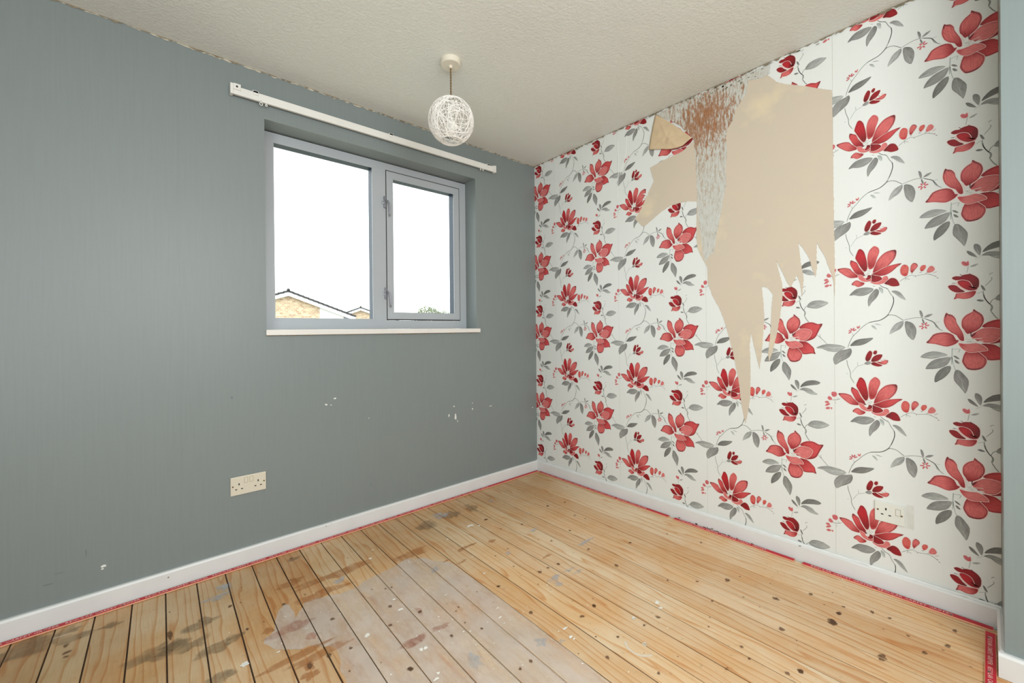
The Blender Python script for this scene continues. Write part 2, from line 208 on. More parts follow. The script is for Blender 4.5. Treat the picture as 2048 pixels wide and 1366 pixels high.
FLAP = [(992.6, 2269.5), (1081.3, 2183.9), (1143.3, 2119.6), (1202.7, 2055.5), (1152.2, 2030.1), (1122.7, 2028.4), (1085.0, 2035.3), (1014.8, 2057.9), (946.8, 2079.8), (964.1, 2151.7), (978.6, 2221.4)]
FLAPRED = [(1202.7, 2055.5), (1199.1, 2045.2), (1178.8, 2031.4), (1157.1, 2026.1), (1122.7, 2023.7), (1090.1, 2029.9), (1085.1, 2035.8), (1122.7, 2029.6), (1152.3, 2031.3)]
STAIN = [(-1.878, -0.601), (-1.856, -0.596), (-1.83, -0.526), (-1.803, -0.455), (-1.777, -0.459), (-1.776, -0.557), (-1.743, -0.514), (-1.719, -0.488), (-1.628, -0.518), (-1.569, -0.529), (-1.524, -0.521), (-1.46, -0.504), (-1.365, -0.495), (-1.309, -0.471), (-1.266, -0.499), (-1.226, -0.519), (-1.213, -0.57), (-1.17, -0.62), (-1.159, -0.668), (-1.156, -0.838), (-1.15, -1.135), (-1.156, -1.483), (-1.172, -1.629), (-1.516, -1.426), (-1.705, -1.152), (-1.728, -0.977), (-1.727, -0.903), (-1.717, -0.808), (-1.765, -0.759), (-1.819, -0.725), (-1.881, -0.649)]
# marks on the floor: x, y, half width, half length in m
KNOTS = [(-2.124, -0.361, 0.012, 0.05), (-2.391, -0.187, 0.012, 0.012), (-2.383, -0.232, 0.02, 0.01), (-2.383, -0.257, 0.012, 0.008), (-1.791, -0.447, 0.01, 0.012), (-1.919, -0.51, 0.009, 0.01), (-1.948, -0.32, 0.01, 0.012), (-1.676, -0.66, 0.011, 0.011), (-1.491, -0.736, 0.013, 0.013), (-1.534, -0.832, 0.011, 0.01), (-1.738, -0.83, 0.012, 0.012), (-1.676, -0.846, 0.01, 0.009), (-1.567, -1.056, 0.013, 0.011), (-1.437, -0.629, 0.008, 0.007), (-1.459, -0.621, 0.008, 0.006), (-1.692, -0.107, 0.012, 0.006), (-1.797, -0.832, 0.012, 0.018), (-0.413, -0.513, 0.014, 0.012), (-0.301, -0.547, 0.014, 0.008), (-0.394, -0.704, 0.012, 0.009), (-0.547, -0.802, 0.012, 0.01), (-0.681, -0.583, 0.01, 0.008), (-0.693, -0.811, 0.01, 0.007), (-0.62, -0.983, 0.013, 0.008), (-0.638, -1.151, 0.016, 0.014), (-0.815, -0.97, 0.012, 0.012), (-0.869, -0.962, 0.01, 0.008), (-0.919, -0.958, 0.014, 0.01), (-0.897, -0.721, 0.008, 0.007), (-1.111, -0.916, 0.012, 0.01), (-0.973, -0.852, 0.006, 0.006), (-0.79, -0.405, 0.02, 0.012), (-0.596, -0.193, 0.008, 0.006), (-0.92, -1.249, 0.011, 0.01), (-1.112, -0.917, 0.01, 0.008), (-1.122, -1.118, 0.012, 0.01), (-0.999, -1.257, 0.012, 0.01), (-0.92, -1.25, 0.011, 0.01), (-0.987, -1.401, 0.009, 0.007), (-1.084, -1.43, 0.01, 0.009), (-1.041, -1.351, 0.006, 0.005), (-1.303, -1.063, 0.008, 0.008), (-1.4, -1.021, 0.008, 0.009), (-1.273, -1.28, 0.009, 0.01), (-1.318, -1.28, 0.009, 0.008), (-1.422, -0.841, 0.012, 0.01), (-1.568, -1.054, 0.014, 0.012), (-1.301, -0.914, 0.006, 0.006), (-0.874, -1.43, 0.012, 0.006), (-0.393, -1.516, 0.02, 0.016), (-0.382, -1.685, 0.018, 0.014), (-0.546, -1.752, 0.016, 0.012), (-0.492, -1.438, 0.011, 0.008), (-0.574, -1.354, 0.008, 0.006), (-0.426, -1.082, 0.014, 0.01), (-0.379, -1.858, 0.03, 0.018), (-0.308, -1.863, 0.018, 0.01), (-0.254, -1.767, 0.014, 0.009), (-0.729, -1.691, 0.01, 0.009), (-0.701, -1.845, 0.014, 0.011), (-0.571, -1.531, 0.01, 0.007), (-0.253, -1.864, 0.01, 0.007), (-0.763, -1.727, 0.008, 0.006), (-0.853, -1.696, 0.01, 0.008), (-0.176, -1.31, 0.01, 0.007), (-0.215, -1.157, 0.01, 0.006), (-1.021, -1.568, 0.009, 0.007), (-0.739, -1.821, 0.01, 0.007), (-0.461, -1.601, 0.008, 0.006), (-0.717, -1.582, 0.007, 0.005), (-0.8, -1.442, 0.011, 0.01), (-0.379, -1.858, 0.03, 0.016), (-0.457, -1.997, 0.032, 0.018), (-0.308, -1.86, 0.016, 0.01), (-0.212, -1.939, 0.013, 0.008), (-0.208, -1.985, 0.01, 0.007), (-0.335, -2.08, 0.013, 0.009), (-0.244, -2.126, 0.015, 0.009), (-0.131, -2.137, 0.014, 0.008), (-0.254, -1.766, 0.013, 0.008), (-0.252, -1.865, 0.01, 0.006), (-0.276, -2.038, 0.009, 0.006), (-0.702, -1.846, 0.015, 0.012)]
SMUDGES = [(-2.033, -0.364, 0.06, 0.03), (-2.161, -0.433, 0.09, 0.045), (-2.122, -0.436, 0.05, 0.03), (-2.06, -0.472, 0.06, 0.035), (-2.288, -0.155, 0.05, 0.02), (-2.383, -0.148, 0.07, 0.015), (-2.403, -0.087, 0.05, 0.02), (-2.5, -0.108, 0.12, 0.015), (-2.014, -0.542, 0.07, 0.03), (-1.961, -0.534, 0.04, 0.025), (-2.026, -0.352, 0.03, 0.03), (-2.02, -0.698, 0.06, 0.02), (-0.762, -0.228, 0.05, 0.06), (-0.891, -0.227, 0.06, 0.05), (-1.072, -0.24, 0.08, 0.05), (-1.682, -0.116, 0.03, 0.02)]
BLUES = [(-1.58, -0.432, 0.03, 0.018), (-1.983, -0.218, 0.06, 0.02), (-1.951, -0.155, 0.03, 0.04), (-0.566, -0.511, 0.02, 0.012), (-0.682, -0.669, 0.03, 0.012), (-0.812, -1.032, 0.03, 0.008), (-0.797, -1.068, 0.03, 0.008), (-0.907, -1.031, 0.03, 0.018), (-0.918, -1.071, 0.02, 0.02), (-0.614, -0.227, 0.02, 0.015), (-0.92, -0.752, 0.02, 0.012), (-0.582, -0.928, 0.06, 0.01), (-1.402, -1.159, 0.02, 0.03), (-1.195, -1.243, 0.02, 0.02), (-1.141, -1.288, 0.015, 0.008), (-0.937, -0.184, 0.05, 0.04), (-1.242, -0.641, 0.02, 0.02)]
WHITES = [(-0.894, -0.406, 0.035, 0.015), (-0.859, -0.438, 0.015, 0.006), (-1.061, -0.449, 0.006, 0.01), (-1.1, -0.806, 0.01, 0.006), (-1.196, -1.017, 0.012, 0.004), (-1.22, -1.062, 0.016, 0.005), (-1.089, -1.256, 0.018, 0.006), (-1.104, -1.296, 0.012, 0.008), (-1.102, -1.309, 0.008, 0.006), (-0.951, -1.479, 0.011, 0.011), (-1.527, -1.141, 0.015, 0.006), (-1.512, -1.126, 0.01, 0.008), (-1.492, -1.011, 0.012, 0.01), (-0.872, -1.388, 0.01, 0.006), (-0.732, -1.398, 0.014, 0.014), (-0.751, -1.422, 0.018, 0.008), (-0.87, -1.386, 0.012, 0.008), (-1.949, -0.689, 0.016, 0.02), (-1.615, -0.826, 0.014, 0.014), (-1.469, -0.78, 0.016, 0.008), (-1.462, -0.708, 0.01, 0.008), (-1.758, -0.649, 0.014, 0.003), (-1.507, -1.007, 0.008, 0.012), (-1.857, -0.703, 0.01, 0.004), (-1.419, -0.358, 0.014, 0.008), (-1.38, -0.291, 0.012, 0.004), (-1.299, -0.82, 0.01, 0.004), (-0.95, -1.478, 0.01, 0.011), (-0.047, -1.825, 0.012, 0.004), (-2.411, -0.109, 0.04, 0.002)]
AMBERS = [(-1.029, -0.572, 0.05, 0.012), (-0.907, -0.614, 0.022, 0.014), (-1.067, -0.578, 0.02, 0.012), (-1.169, -0.611, 0.02, 0.006), (-1.123, -0.666, 0.03, 0.01), (-1.866, -0.568, 0.02, 0.018), (-1.797, -0.832, 0.016, 0.02), (-1.806, -0.871, 0.03, 0.02), (-1.584, -0.376, 0.16, 0.03), (-1.665, -0.473, 0.1, 0.03), (-1.737, -0.314, 0.05, 0.03), (-1.262, -0.451, 0.1, 0.04), (-0.811, -0.891, 0.03, 0.01), (-1.827, -0.763, 0.1, 0.02), (-1.757, -0.803, 0.1, 0.02)]
PINKS = [(-1.792, -0.609, 0.08, 0.03), (-1.509, -0.959, 0.05, 0.02), (-1.407, -0.96, 0.04, 0.012), (-1.42, -0.834, 0.01, 0.03), (-1.507, -0.96, 0.04, 0.02), (-1.755, -0.703, 0.02, 0.02)]
RING = (-0.959, -1.471, 0.049, 2.152, 4.453)
# ------------------------------------------------------------------ helpers
def lin(c):
    return tuple(((v/255)/12.92 if v/255 <= .04045 else ((v/255+.055)/1.055)**2.4) for v in c)
def alb(c, g=1.0):
    return tuple(min(.92, v*g) for v in lin(c))+(1,)
def nt(name):
    m = bpy.data.materials.new(name); m.use_nodes = True
    t = m.node_tree; b = t.nodes['Principled BSDF']; return m, t, b
def N(t, typ, **k):
    n = t.nodes.new(typ)
    for a, v in k.items():
        if a.startswith('i_'): n.inputs[a[2:].replace('_', ' ')].default_value = v
        else: setattr(n, a, v)
    return n
def ramp(t, src, stops):
    r = N(t, 'ShaderNodeValToRGB'); e = r.color_ramp.elements
    e[0].position, e[0].color = stops[0]; e[1].position, e[1].color = stops[1]
    for p, c in stops[2:]:
        x = e.new(p); x.color = c
    t.links.new(src, r.inputs[0]); return r.outputs[0]
def coords(t, scale=(1, 1, 1)):
    c = N(t, 'ShaderNodeTexCoord'); mp = N(t, 'ShaderNodeMapping'); mp.inputs['Scale'].default_value = scale
    t.links.new(c.outputs['Object'], mp.inputs[0]); return mp.outputs[0]
def noise_tex(t, vec, scale, detail=3, rough=.5):
    n = N(t, 'ShaderNodeTexNoise'); n.inputs['Scale'].default_value = scale; n.inputs['Detail'].default_value = detail; n.inputs['Roughness'].default_value = rough
    t.links.new(vec, n.inputs['Vector']); return n.outputs[0]
def mix(t, f, a, b, mode='MIX'):
    x = N(t, 'ShaderNodeMix', data_type='RGBA', blend_type=mode)
    for s, v in ((x.inputs[0], f), (x.inputs[6], a), (x.inputs[7], b)):
        if hasattr(v, 'is_output') or isinstance(v, bpy.types.NodeSocket): t.links.new(v, s)
        else: s.default_value = v
    return x.outputs[2]
def bump(t, b, src, strength, dist=.001):
    n = N(t, 'ShaderNodeBump'); n.inputs['Strength'].default_value = strength; n.inputs['Distance'].default_value = dist
    t.links.new(src, n.inputs['Height']); t.links.new(n.outputs[0], b.inputs['Normal'])
def plain(name, c, rough=.5, metal=0, var=.06, scale=30, bmp=0, g=1.0):
    m, t, b = nt(name); v = coords(t); n = noise_tex(t, v, scale)
    a = alb(c, g); col = ramp(t, n, [(.3, tuple(x*(1-var) for x in a[:3])+(1,)), (.7, tuple(min(.95, x*(1+var)) for x in a[:3])+(1,))])
    t.links.new(col, b.inputs['Base Color']); b.inputs['Roughness'].default_value = rough; b.inputs['Metallic'].default_value = metal
    if bmp: bump(t, b, n, bmp)
    return m
def tag(o, label=None, cat=None, group=None, kind=None):
    if label: o['label'] = label
    if cat: o['category'] = cat
    if group: o['group'] = group
    if kind: o['kind'] = kind
    return o
def link(o, parent=None):
    S.collection.objects.link(o)
    if parent:
        o.parent = parent; o.matrix_parent_inverse = Matrix.Translation(-parent.location) if parent.location.length else Matrix()
    return o
def empty(name, loc):
    o = bpy.data.objects.new(name, None); o.location = loc; o.empty_display_size = .05; S.collection.objects.link(o); return o
def obj(name, bm, mats, parent=None, smooth=False):
    me = bpy.data.meshes.new(name); bm.normal_update(); bm.to_mesh(me); bm.free()
    for x in (mats if isinstance(mats, list) else [mats]): me.materials.append(x)
    if smooth: me.polygons.foreach_set('use_smooth', [True]*len(me.polygons))
    o = bpy.data.objects.new(name, me); return link(o, parent)
def box(bm, x0, x1, y0, y1, z0, z1, mat=0, bev=0, sh=None):
    vs_ = [bm.verts.new((x, y, z+(sh(x, y) if sh else 0))) for x in (x0, x1) for y in (y0, y1) for z in (z0, z1)]
    fs = [bm.faces.new([vs_[i] for i in q]) for q in ((0, 1, 3, 2), (4, 6, 7, 5), (0, 4, 5, 1), (2, 3, 7, 6), (0, 2, 6, 4), (1, 5, 7, 3))]
    for f in fs: f.material_index = mat
    if bev:
        es = list({e for f in fs for e in f.edges})
        bmesh.ops.bevel(bm, geom=es, offset=bev, segments=2, affect='EDGES', profile=.6)
    return bm
def B(*a, **k):
    return box(bmesh.new(), *a, **k)
def tube(bm, pts, r, n=8, closed=False, caps=True):
    rings = []; P_ = [Vector(p) for p in pts]; L = len(P_); up = None
    for i, p in enumerate(P_):
        if closed: d = P_[(i+1) % L]-P_[i-1]
        else: d = P_[min(i+1, L-1)]-P_[max(i-1, 0)]
        d.normalize()
        if up is None: up = d.orthogonal().normalized()
        up = (up-d*up.dot(d)); up = up.normalized() if up.length > 1e-6 else d.orthogonal().normalized()
        s = d.cross(up); rr = r[i] if isinstance(r, (list, tuple)) else r
        rings.append([bm.verts.new(p+(up*math.cos(a)+s*math.sin(a))*rr) for a in (2*PI*k/n for k in range(n))])
    for i in range(L if closed else L-1):
        a, b = rings[i], rings[(i+1) % L]
        for k in range(n):
            bm.faces.new((a[k], a[(k+1) % n], b[(k+1) % n], b[k]))
    if caps and not closed:
        bm.faces.new(rings[0][::-1]); bm.faces.new(rings[-1])
    return bm
def lathe(bm, cx_, cy_, prof, n=40):
    rings = [[bm.verts.new((cx_+r*math.cos(2*PI*k/n), cy_+r*math.sin(2*PI*k/n), z)) for k in range(n)] for r, z in prof]
    for a, b in zip(rings, rings[1:]):
        for k in range(n): bm.faces.new((a[k], a[(k+1) % n], b[(k+1) % n], b[k]))
    bm.faces.new(rings[0][::-1]); bm.faces.new(rings[-1]); return bm
def catmull(P, n, closed=True):
    out = []; L = len(P)
    rng = range(L) if closed else range(L-1)
    for i in rng:
        g = (lambda k: P[k % L]) if closed else (lambda k: P[max(0, min(L-1, k))])
        p0, p1, p2, p3 = map(lambda k: np.array(g(k), float), (i-1, i, i+1, i+2))
        for j in range(n):
            t_ = j/n; out.append(.5*((2*p1)+(-p0+p2)*t_+(2*p0-5*p1+4*p2-p3)*t_*t_+(-p0+3*p1-3*p2+p3)*t_**3))
    if not closed: out.append(np.array(P[-1], float))
    return np.array(out)
K = .0135
def zf(y): return -K*y            # the old floor climbs slightly away from the window wall

# ------------------------------------------------------------------ materials
def wall_paint(name, c, g=1.0):
    m, t, b = nt(name)
    v = coords(t); vs2 = coords(t, (60, 60, 2.2)); big = noise_tex(t, v, 1.3, 2); st = noise_tex(t, vs2, 2, 3); fine = noise_tex(t, v, 260, 3)
    a = alb(c, g); d = tuple(x*.965 for x in a[:3])+(1,); l = tuple(x*1.03 for x in a[:3])+(1,)
    c1 = ramp(t, big, [(.3, d), (.7, l)]); c2 = mix(t, .5, c1, ramp(t, st, [(.35, d), (.65, l)]))
    t.links.new(c2, b.inputs['Base Color'])
    b.inputs['Roughness'].default_value = .40; b.inputs['Specular IOR Level'].default_value = .45
    ad = N(t, 'ShaderNodeMath', operation='ADD'); t.links.new(st, ad.inputs[0]); t.links.new(fine, ad.inputs[1])
    bump(t, b, ad.outputs[0], .10, .001); return m
M_grey = wall_paint('grey wall paint', GREY)
M_grey_lit = wall_paint('lit grey wall paint', GREY_LIT)
def ceiling_mat():
    m, t, b = nt('stippled ceiling paint'); v = coords(t); f = noise_tex(t, v, 85, 4, .6); big = noise_tex(t, v, 1.1, 3)
    a = alb(CEIL); col = ramp(t, big, [(.35, tuple(x*.94 for x in a[:3])+(1,)), (.7, a)])
    t.links.new(col, b.inputs['Base Color']); b.inputs['Roughness'].default_value = .6
    bump(t, b, f, .55, .005); return m
M_ceil = ceiling_mat()
M_white = plain('white gloss paint', (220, 221, 219), .35, scale=9, var=.03, bmp=.05)
M_upvc = plain('white plastic frame', (172, 177, 181), .3, scale=4, var=.02)
M_dark = plain('dark gap', (38, 30, 24), .9)
M_gasket = plain('dark blue glazing spacer', (26, 46, 64), .5)
M_socket = plain('cream socket plastic', (214, 206, 188), .3, scale=6, var=.02)
M_socket2 = plain('white socket plastic', (222, 223, 214), .3, scale=6, var=.02)
M_hole = plain('socket hole black', (16, 12, 8), .6)
M_screw = plain('brass screw', (120, 105, 70), .35, metal=.8)
M_metal = plain('grey metal handle', (142, 143, 150), .35, metal=.5, scale=60)
M_rail = plain('white curtain track plastic', (228, 226, 220), .4, scale=8, var=.03)
M_string = plain('white string', (240, 236, 230), .7, scale=90, var=.05)
M_rose = plain('cream rose plastic', (222, 214, 196), .4, scale=10, var=.02)
M_cord = plain('brown twisted flex', (120, 98, 66), .8, scale=200, var=.3)
M_bulb = plain('white lamp holder', (238, 236, 228), .35)
M_red = plain('red printed strip', (190, 30, 48), .55, scale=40, var=.12)
M_salmon = plain('pale plywood edge', (232, 168, 132), .7, scale=60, var=.1)
M_print = plain('white lettering', (248, 206, 198), .6)
M_nail = plain('steel nail', (110, 106, 100), .4, metal=.8)
def glass():
    m, t, b = nt('window glass'); t.nodes.remove(b); o = t.nodes['Material Output']
    tr = N(t, 'ShaderNodeBsdfTransparent'); gl = N(t, 'ShaderNodeBsdfGlossy'); gl.inputs['Roughness'].default_value = .02
    tr.inputs[0].default_value = (.97, .985, .98, 1)
    x = N(t, 'ShaderNodeMixShader'); x.inputs[0].default_value = .05
    t.links.new(tr.outputs[0], x.inputs[1]); t.links.new(gl.outputs[0], x.inputs[2]); t.links.new(x.outputs[0], o.inputs[0]); return m
M_glass = glass()
def film(name, c, alpha, sc=40, lo=.35, hi=.6, rough=.5, stretch=(1, 1, 1), g=1.0, streak=0):
    m, t, b = nt(name); v = coords(t, stretch); n = noise_tex(t, v, sc, 4, .65)
    n2 = noise_tex(t, coords(t), 9, 3); a = alb(c, g)
    t.links.new(ramp(t, n2, [(.3, tuple(x*.9 for x in a[:3])+(1,)), (.7, tuple(min(.95, x*1.06) for x in a[:3])+(1,))]), b.inputs['Base Color'])
    rmp = ramp(t, n, [(lo, (alpha*.35,)*3+(1,)), (hi, (alpha,)*3+(1,))])
    # alpha also fades towards the rim of a stain through the vertex attribute 'rim'
    at = N(t, 'ShaderNodeAttribute', attribute_name='rim'); mu = N(t, 'ShaderNodeMath', operation='MULTIPLY')
    t.links.new(rmp, mu.inputs[0]); t.links.new(at.outputs['Fac'], mu.inputs[1]); t.links.new(mu.outputs[0], b.inputs['Alpha'])
    b.inputs['Roughness'].default_value = rough; return m

def wood(name='pine board'):
    m, t, b = nt(name)
    tc = N(t, 'ShaderNodeTexCoord'); oi = N(t, 'ShaderNodeObjectInfo')
    sep = N(t, 'ShaderNodeSeparateXYZ'); t.links.new(tc.outputs['Object'], sep.inputs[0])
    def mth(op, a, bb):
        n = N(t, 'ShaderNodeMath', operation=op)
        for s, v in ((n.inputs[0], a), (n.inputs[1], bb)):
            if isinstance(v, bpy.types.NodeSocket): t.links.new(v, s)
            else: s.default_value = v
        return n.outputs[0]
    rx = mth('MULTIPLY', oi.outputs['Random'], 17.); 
    def vec(x, y, z):
        c = N(t, 'ShaderNodeCombineXYZ')
        for i, v in enumerate((x, y, z)):
            if isinstance(v, bpy.types.NodeSocket): t.links.new(v, c.inputs[i])
            else: c.inputs[i].default_value = v
        return c.outputs[0]
    ys = mth('MULTIPLY', sep.outputs[1], .11); X = mth('ADD', sep.outputs[0], rx)
    V = vec(X, ys, rx)
    wv = N(t, 'ShaderNodeTexWave', wave_type='BANDS', bands_direction='X', wave_profile='SAW'); wv.inputs['Scale'].default_value = 10
    wv.inputs['Distortion'].default_value = 13; wv.inputs['Detail'].default_value = 2; wv.inputs['Detail Scale'].default_value = 1.3; wv.inputs['Detail Roughness'].default_value = .55
    t.links.new(V, wv.inputs[0])
    fib = noise_tex(t, vec(mth('MULTIPLY', X, 30.), mth('MULTIPLY', sep.outputs[1], 1.2), 0.), 9, 4, .6)
    base = ramp(t, oi.outputs['Random'], [(0, alb(W1)), (.35, alb(W2)), (.7, alb(W3)), (1, alb(W4))])
    dark = mix(t, 1.0, base, alb((222, 184, 144), 1.1), 'MULTIPLY')
    c1 = mix(t, ramp(t, wv.outputs[0], [(.0, (0, 0, 0, 1)), (.70, (.14,)*3+(1,)), (.93, (.8,)*3+(1,)), (1, (.1,)*3+(1,))]), base, dark)
    c2 = mix(t, .45, c1, ramp(t, fib, [(.3, (.74, .67, .60, 1)), (.65, (1, 1, 1, 1))]), 'MULTIPLY')
    # broad patches where old varnish and dirt have stayed in the wood
    wv2 = vec(sep.outputs[0], sep.outputs[1], 0.)
    bn = noise_tex(t, wv2, 2.6, 4, .6); c3 = mix(t, ramp(t, bn, [(.42, (0, 0, 0, 1)), (.62, (.55,)*3+(1,))]), c2, mix(t, 1.0, c2, alb((238, 192, 138), 1.2), 'MULTIPLY'))
    gr = noise_tex(t, wv2, 45, 5, .7); c4 = mix(t, ramp(t, gr, [(.60, (0, 0, 0, 1)), (.76, (.4,)*3+(1,))]), c3, alb((120, 92, 62)))
    # dirtier boards to the left, plus shade painted in towards the window wall
    xg = N(t, 'ShaderNodeMapRange'); t.links.new(sep.outputs[0], xg.inputs[0]); xg.inputs[1].default_value = -1.2; xg.inputs[2].default_value = -2.2
    yg = N(t, 'ShaderNodeMapRange'); t.links.new(sep.outputs[1], yg.inputs[0]); yg.inputs[1].default_value = -.75; yg.inputs[2].default_value = -.1
    mx = mth('MAXIMUM', xg.outputs[0], yg.outputs[0]); mx2 = mth('MULTIPLY', mx, .8)
    mu = mth('MULTIPLY', mx2, noise_tex(t, wv2, 3.5, 3)); mu2 = mth('MULTIPLY', mu, 1.5)
    c5 = mix(t, mu2, c4, mix(t, 1.0, c4, GRIME_SHADE, 'MULTIPLY'))
    t.links.new(c5, b.inputs['Base Color'])
    t.links.new(ramp(t, bn, [(.3, (.42,)*3+(1,)), (.7, (.6,)*3+(1,))]), b.inputs['Roughness']); b.inputs['Specular IOR Level'].default_value = .35
    bump(t, b, fib, .12, .001); return m
M_wood = wood()

# ------------------------------------------------------------------ window wall
OX0, OX1, OZ0, OZ1 = -1.762, -.548, 1.062, 2.056     # window opening
XL, YB = -3.35, -3.9                                   # room beyond the frame
bm = bmesh.new()
box(bm, XL, OX0, 0, .2, -.1, H+.1); box(bm, OX1, .2, 0, .2, -.1, H+.1); box(bm, OX0, OX1, 0, .2, -.1, OZ0-.024); box(bm, OX0, OX1, 0, .2, OZ1, H+.1)
bmesh.ops.remove_doubles(bm, verts=bm.verts, dist=1e-5)
wall_w = tag(obj('wall_window', bm, M_grey), kind='structure')
wall_f = tag(obj('wall_floral', B(0, .2, -2.245, .0, -.1, H+.1), plain('old wall plaster', (205, 200, 186), .9)), kind='structure')
bm = bmesh.new(); box(bm, -.29, .2, YB, -2.2415, -.1, H+.1)
wall_r = tag(obj('wall_right', bm, M_grey_lit), kind='structure')
wall_l = tag(obj('wall_left', B(XL-.15, XL, YB, .2, -.1, H+.1), M_grey), kind='structure')
wall_b = tag(obj('wall_back', B(XL-.15, .2, YB-.15, YB, -.1, H+.1), M_grey_lit), kind='structure')
ceil = tag(obj('ceiling', B(XL-.15, .2, YB-.15, .2, H, H+.12), M_ceil), kind='structure')

def ragged(name, mat, parent, pts, wd, n, axis, amp, off, seed=0):
    """thin paint or caulk line with an uneven lower edge; pts in wall plane coordinates"""
    bm = bmesh.new(); (a0, b0), (a1, b1) = pts; prev = None
    for i in range(n+1):
        t_ = i/n; a = a0+(a1-a0)*t_; b_ = b0+(b1-b0)*t_
        ww = max(.0004, wd*(1+amp*noise.noise((i*.35+seed, seed, .3))*2+amp*.6*noise.noise((i*1.3, seed, 4.))*2))
        mk = (lambda u, v: (u, off, v)) if axis == 'y' else (lambda u, v: (off, u, v))
        v0, v1 = bm.verts.new(mk(a, b_)), bm.verts.new(mk(a, b_-ww))
        if prev: bm.faces.new((prev[0], v0, v1, prev[1]))
        prev = (v0, v1)
    return obj(name, bm, mat, parent)
M_crust = plain('yellowed paint edge', (190, 182, 164), .7, scale=70, var=.25)
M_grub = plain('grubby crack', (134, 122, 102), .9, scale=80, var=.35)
M_caulk = plain('white caulk', (236, 240, 238), .5)
ragged('paint_edge', M_crust, wall_w, ((XL, H), (0, H)), .0055, 420, 'y', .8, -.0012, 1)
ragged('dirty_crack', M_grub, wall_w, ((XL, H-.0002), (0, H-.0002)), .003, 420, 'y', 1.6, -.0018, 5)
def chips(name, mat, parent, lst, axis, off):
    bm = bmesh.new()
    for a, b_, ra, rb in lst:
        k = 9; vs_ = []
        for i in range(k):
            an = 2*PI*i/k; q = .6+.7*R.random(); u, v = a+ra*q*math.cos(an), b_+rb*q*math.sin(an)
            vs_.append(bm.verts.new((u, off, v) if axis == 'y' else (off, u, v)))
        bm.faces.new(vs_ if axis == 'y' else vs_[::-1])
    o = obj(name, bm, mat, parent); o['kind'] = 'stuff'; return o
M_chip = plain('bare white chip', (222, 224, 218), .8)
chips('paint_chips', M_chip, wall_w, [(-1.456, .704, .009, .005), (-1.5, .678, .007, .005), (-1.476, .672, .004, .003), (-.73, .568, .005, .006), (-.768, .516, .005, .010), (-.72, .499, .007, .02), (-.587, .572, .003, .004), (-.587, .533, .004, .007), (-.438, .533, .010, .003), (-1.278, .576, .003, .003), (-.044, .471, .006, .003), (-2.313, .162, .009, .007), (-2.317, .152, .004, .003), (-.705, .47, .003, .007)], 'y', -.0008)
M_mark = plain('darker scuff', (112, 120, 122), .6)
chips('scuff_marks', M_mark, wall_w, [(-2.43, .18, .02, .002), (-2.46, .15, .014, .003), (-2.36, .23, .002, .02), (-1.27, .21, .004, .004), (-1.9, .76, .004, .008)], 'y', -.0006)
# joints of the lining paper showing through the paint
for x in (-2.078,): obj('paper_joint', B(x-.0006, x+.0006, -.0005, 0, .07, H), M_grey, wall_w)
for z in ():
    pass

# ------------------------------------------------------------------ skirting boards
def skirt(name, p0, p1, d, h, t_, mat, parent=None, gap=0):
    """board from p0 to p1, its face t_ out along d, small chamfer on top"""
    bm = bmesh.new(); prof = [(0, gap), (t_, gap), (t_, h-.008), (t_-.003, h-.002), (t_-.006, h), (0, h)]
    rings = []; n = 40
    for i in range(n+1):
        q = i/n; x, y = p0[0]+(p1[0]-p0[0])*q, p0[1]+(p1[1]-p0[1])*q
        wob = .0012*noise.noise((i*.7, p0[0]*3, p0[1]*5))
        rings.append([bm.verts.new((x+d[0]*a, y+d[1]*a, zf(y)+b_+(wob if b_ > h*.8 else 0))) for a, b_ in prof])
    k = len(prof)
    for a, b_ in zip(rings, rings[1:]):
        for j in range(k): bm.faces.new((a[j], a[(j+1) % k], b_[(j+1) % k], b_[j]))
    bm.faces.new(rings[0][::-1]); bm.faces.new(rings[-1]); bmesh.ops.recalc_face_normals(bm, faces=bm.faces)
    o = obj(name, bm, mat, parent); o['kind'] = 'structure'; return o
sk1 = skirt('baseboard_window', (XL, 0), (0, 0), (0, -1), .073, .015, M_white, gap=-.016)
sk2 = skirt('baseboard_floral', (0, -.015), (0, -2.241), (-1, 0), .072, .015, M_white, gap=-.016)
sk3 = skirt('baseboard_return', (-.015, -2.2415), (-.2898, -2.2415), (0, 1), .072, .012, M_white, gap=.002)
sk4 = skirt('baseboard_right', (-.29, -2.2295), (-.29, YB), (-1, 0), .072, .015, M_white, gap=.002)
skirt('baseboard_left', (XL, YB), (XL, -.015), (1, 0), .072, .015, M_white); skirt('baseboard_back', (XL, YB), (-.29, YB), (0, 1), .072, .015, M_white)
chips('nail_hole', M_grub, sk1, [(-2.125, .048, .003, .003), (-1.51, .062, .003, .002), (-1.485, .066, .0015, .0015)], 'y', -.0152)
chips('scuff_marks', M_grub, sk2, [(-1.67, zf(-1.67)+.066, .006, .002)]+[(-1.33+R.gauss(0, .08), .019+abs(R.gauss(0, .004)), .004+.006*R.random(), .001+.002*R.random()) for _ in range(34)], 'x', -.0152)
ragged('caulk_line', M_caulk, sk2, ((-2.24, zf(-2.24)+.078), (0, .077)), .008, 200, 'x', .35, -.0075, 9)

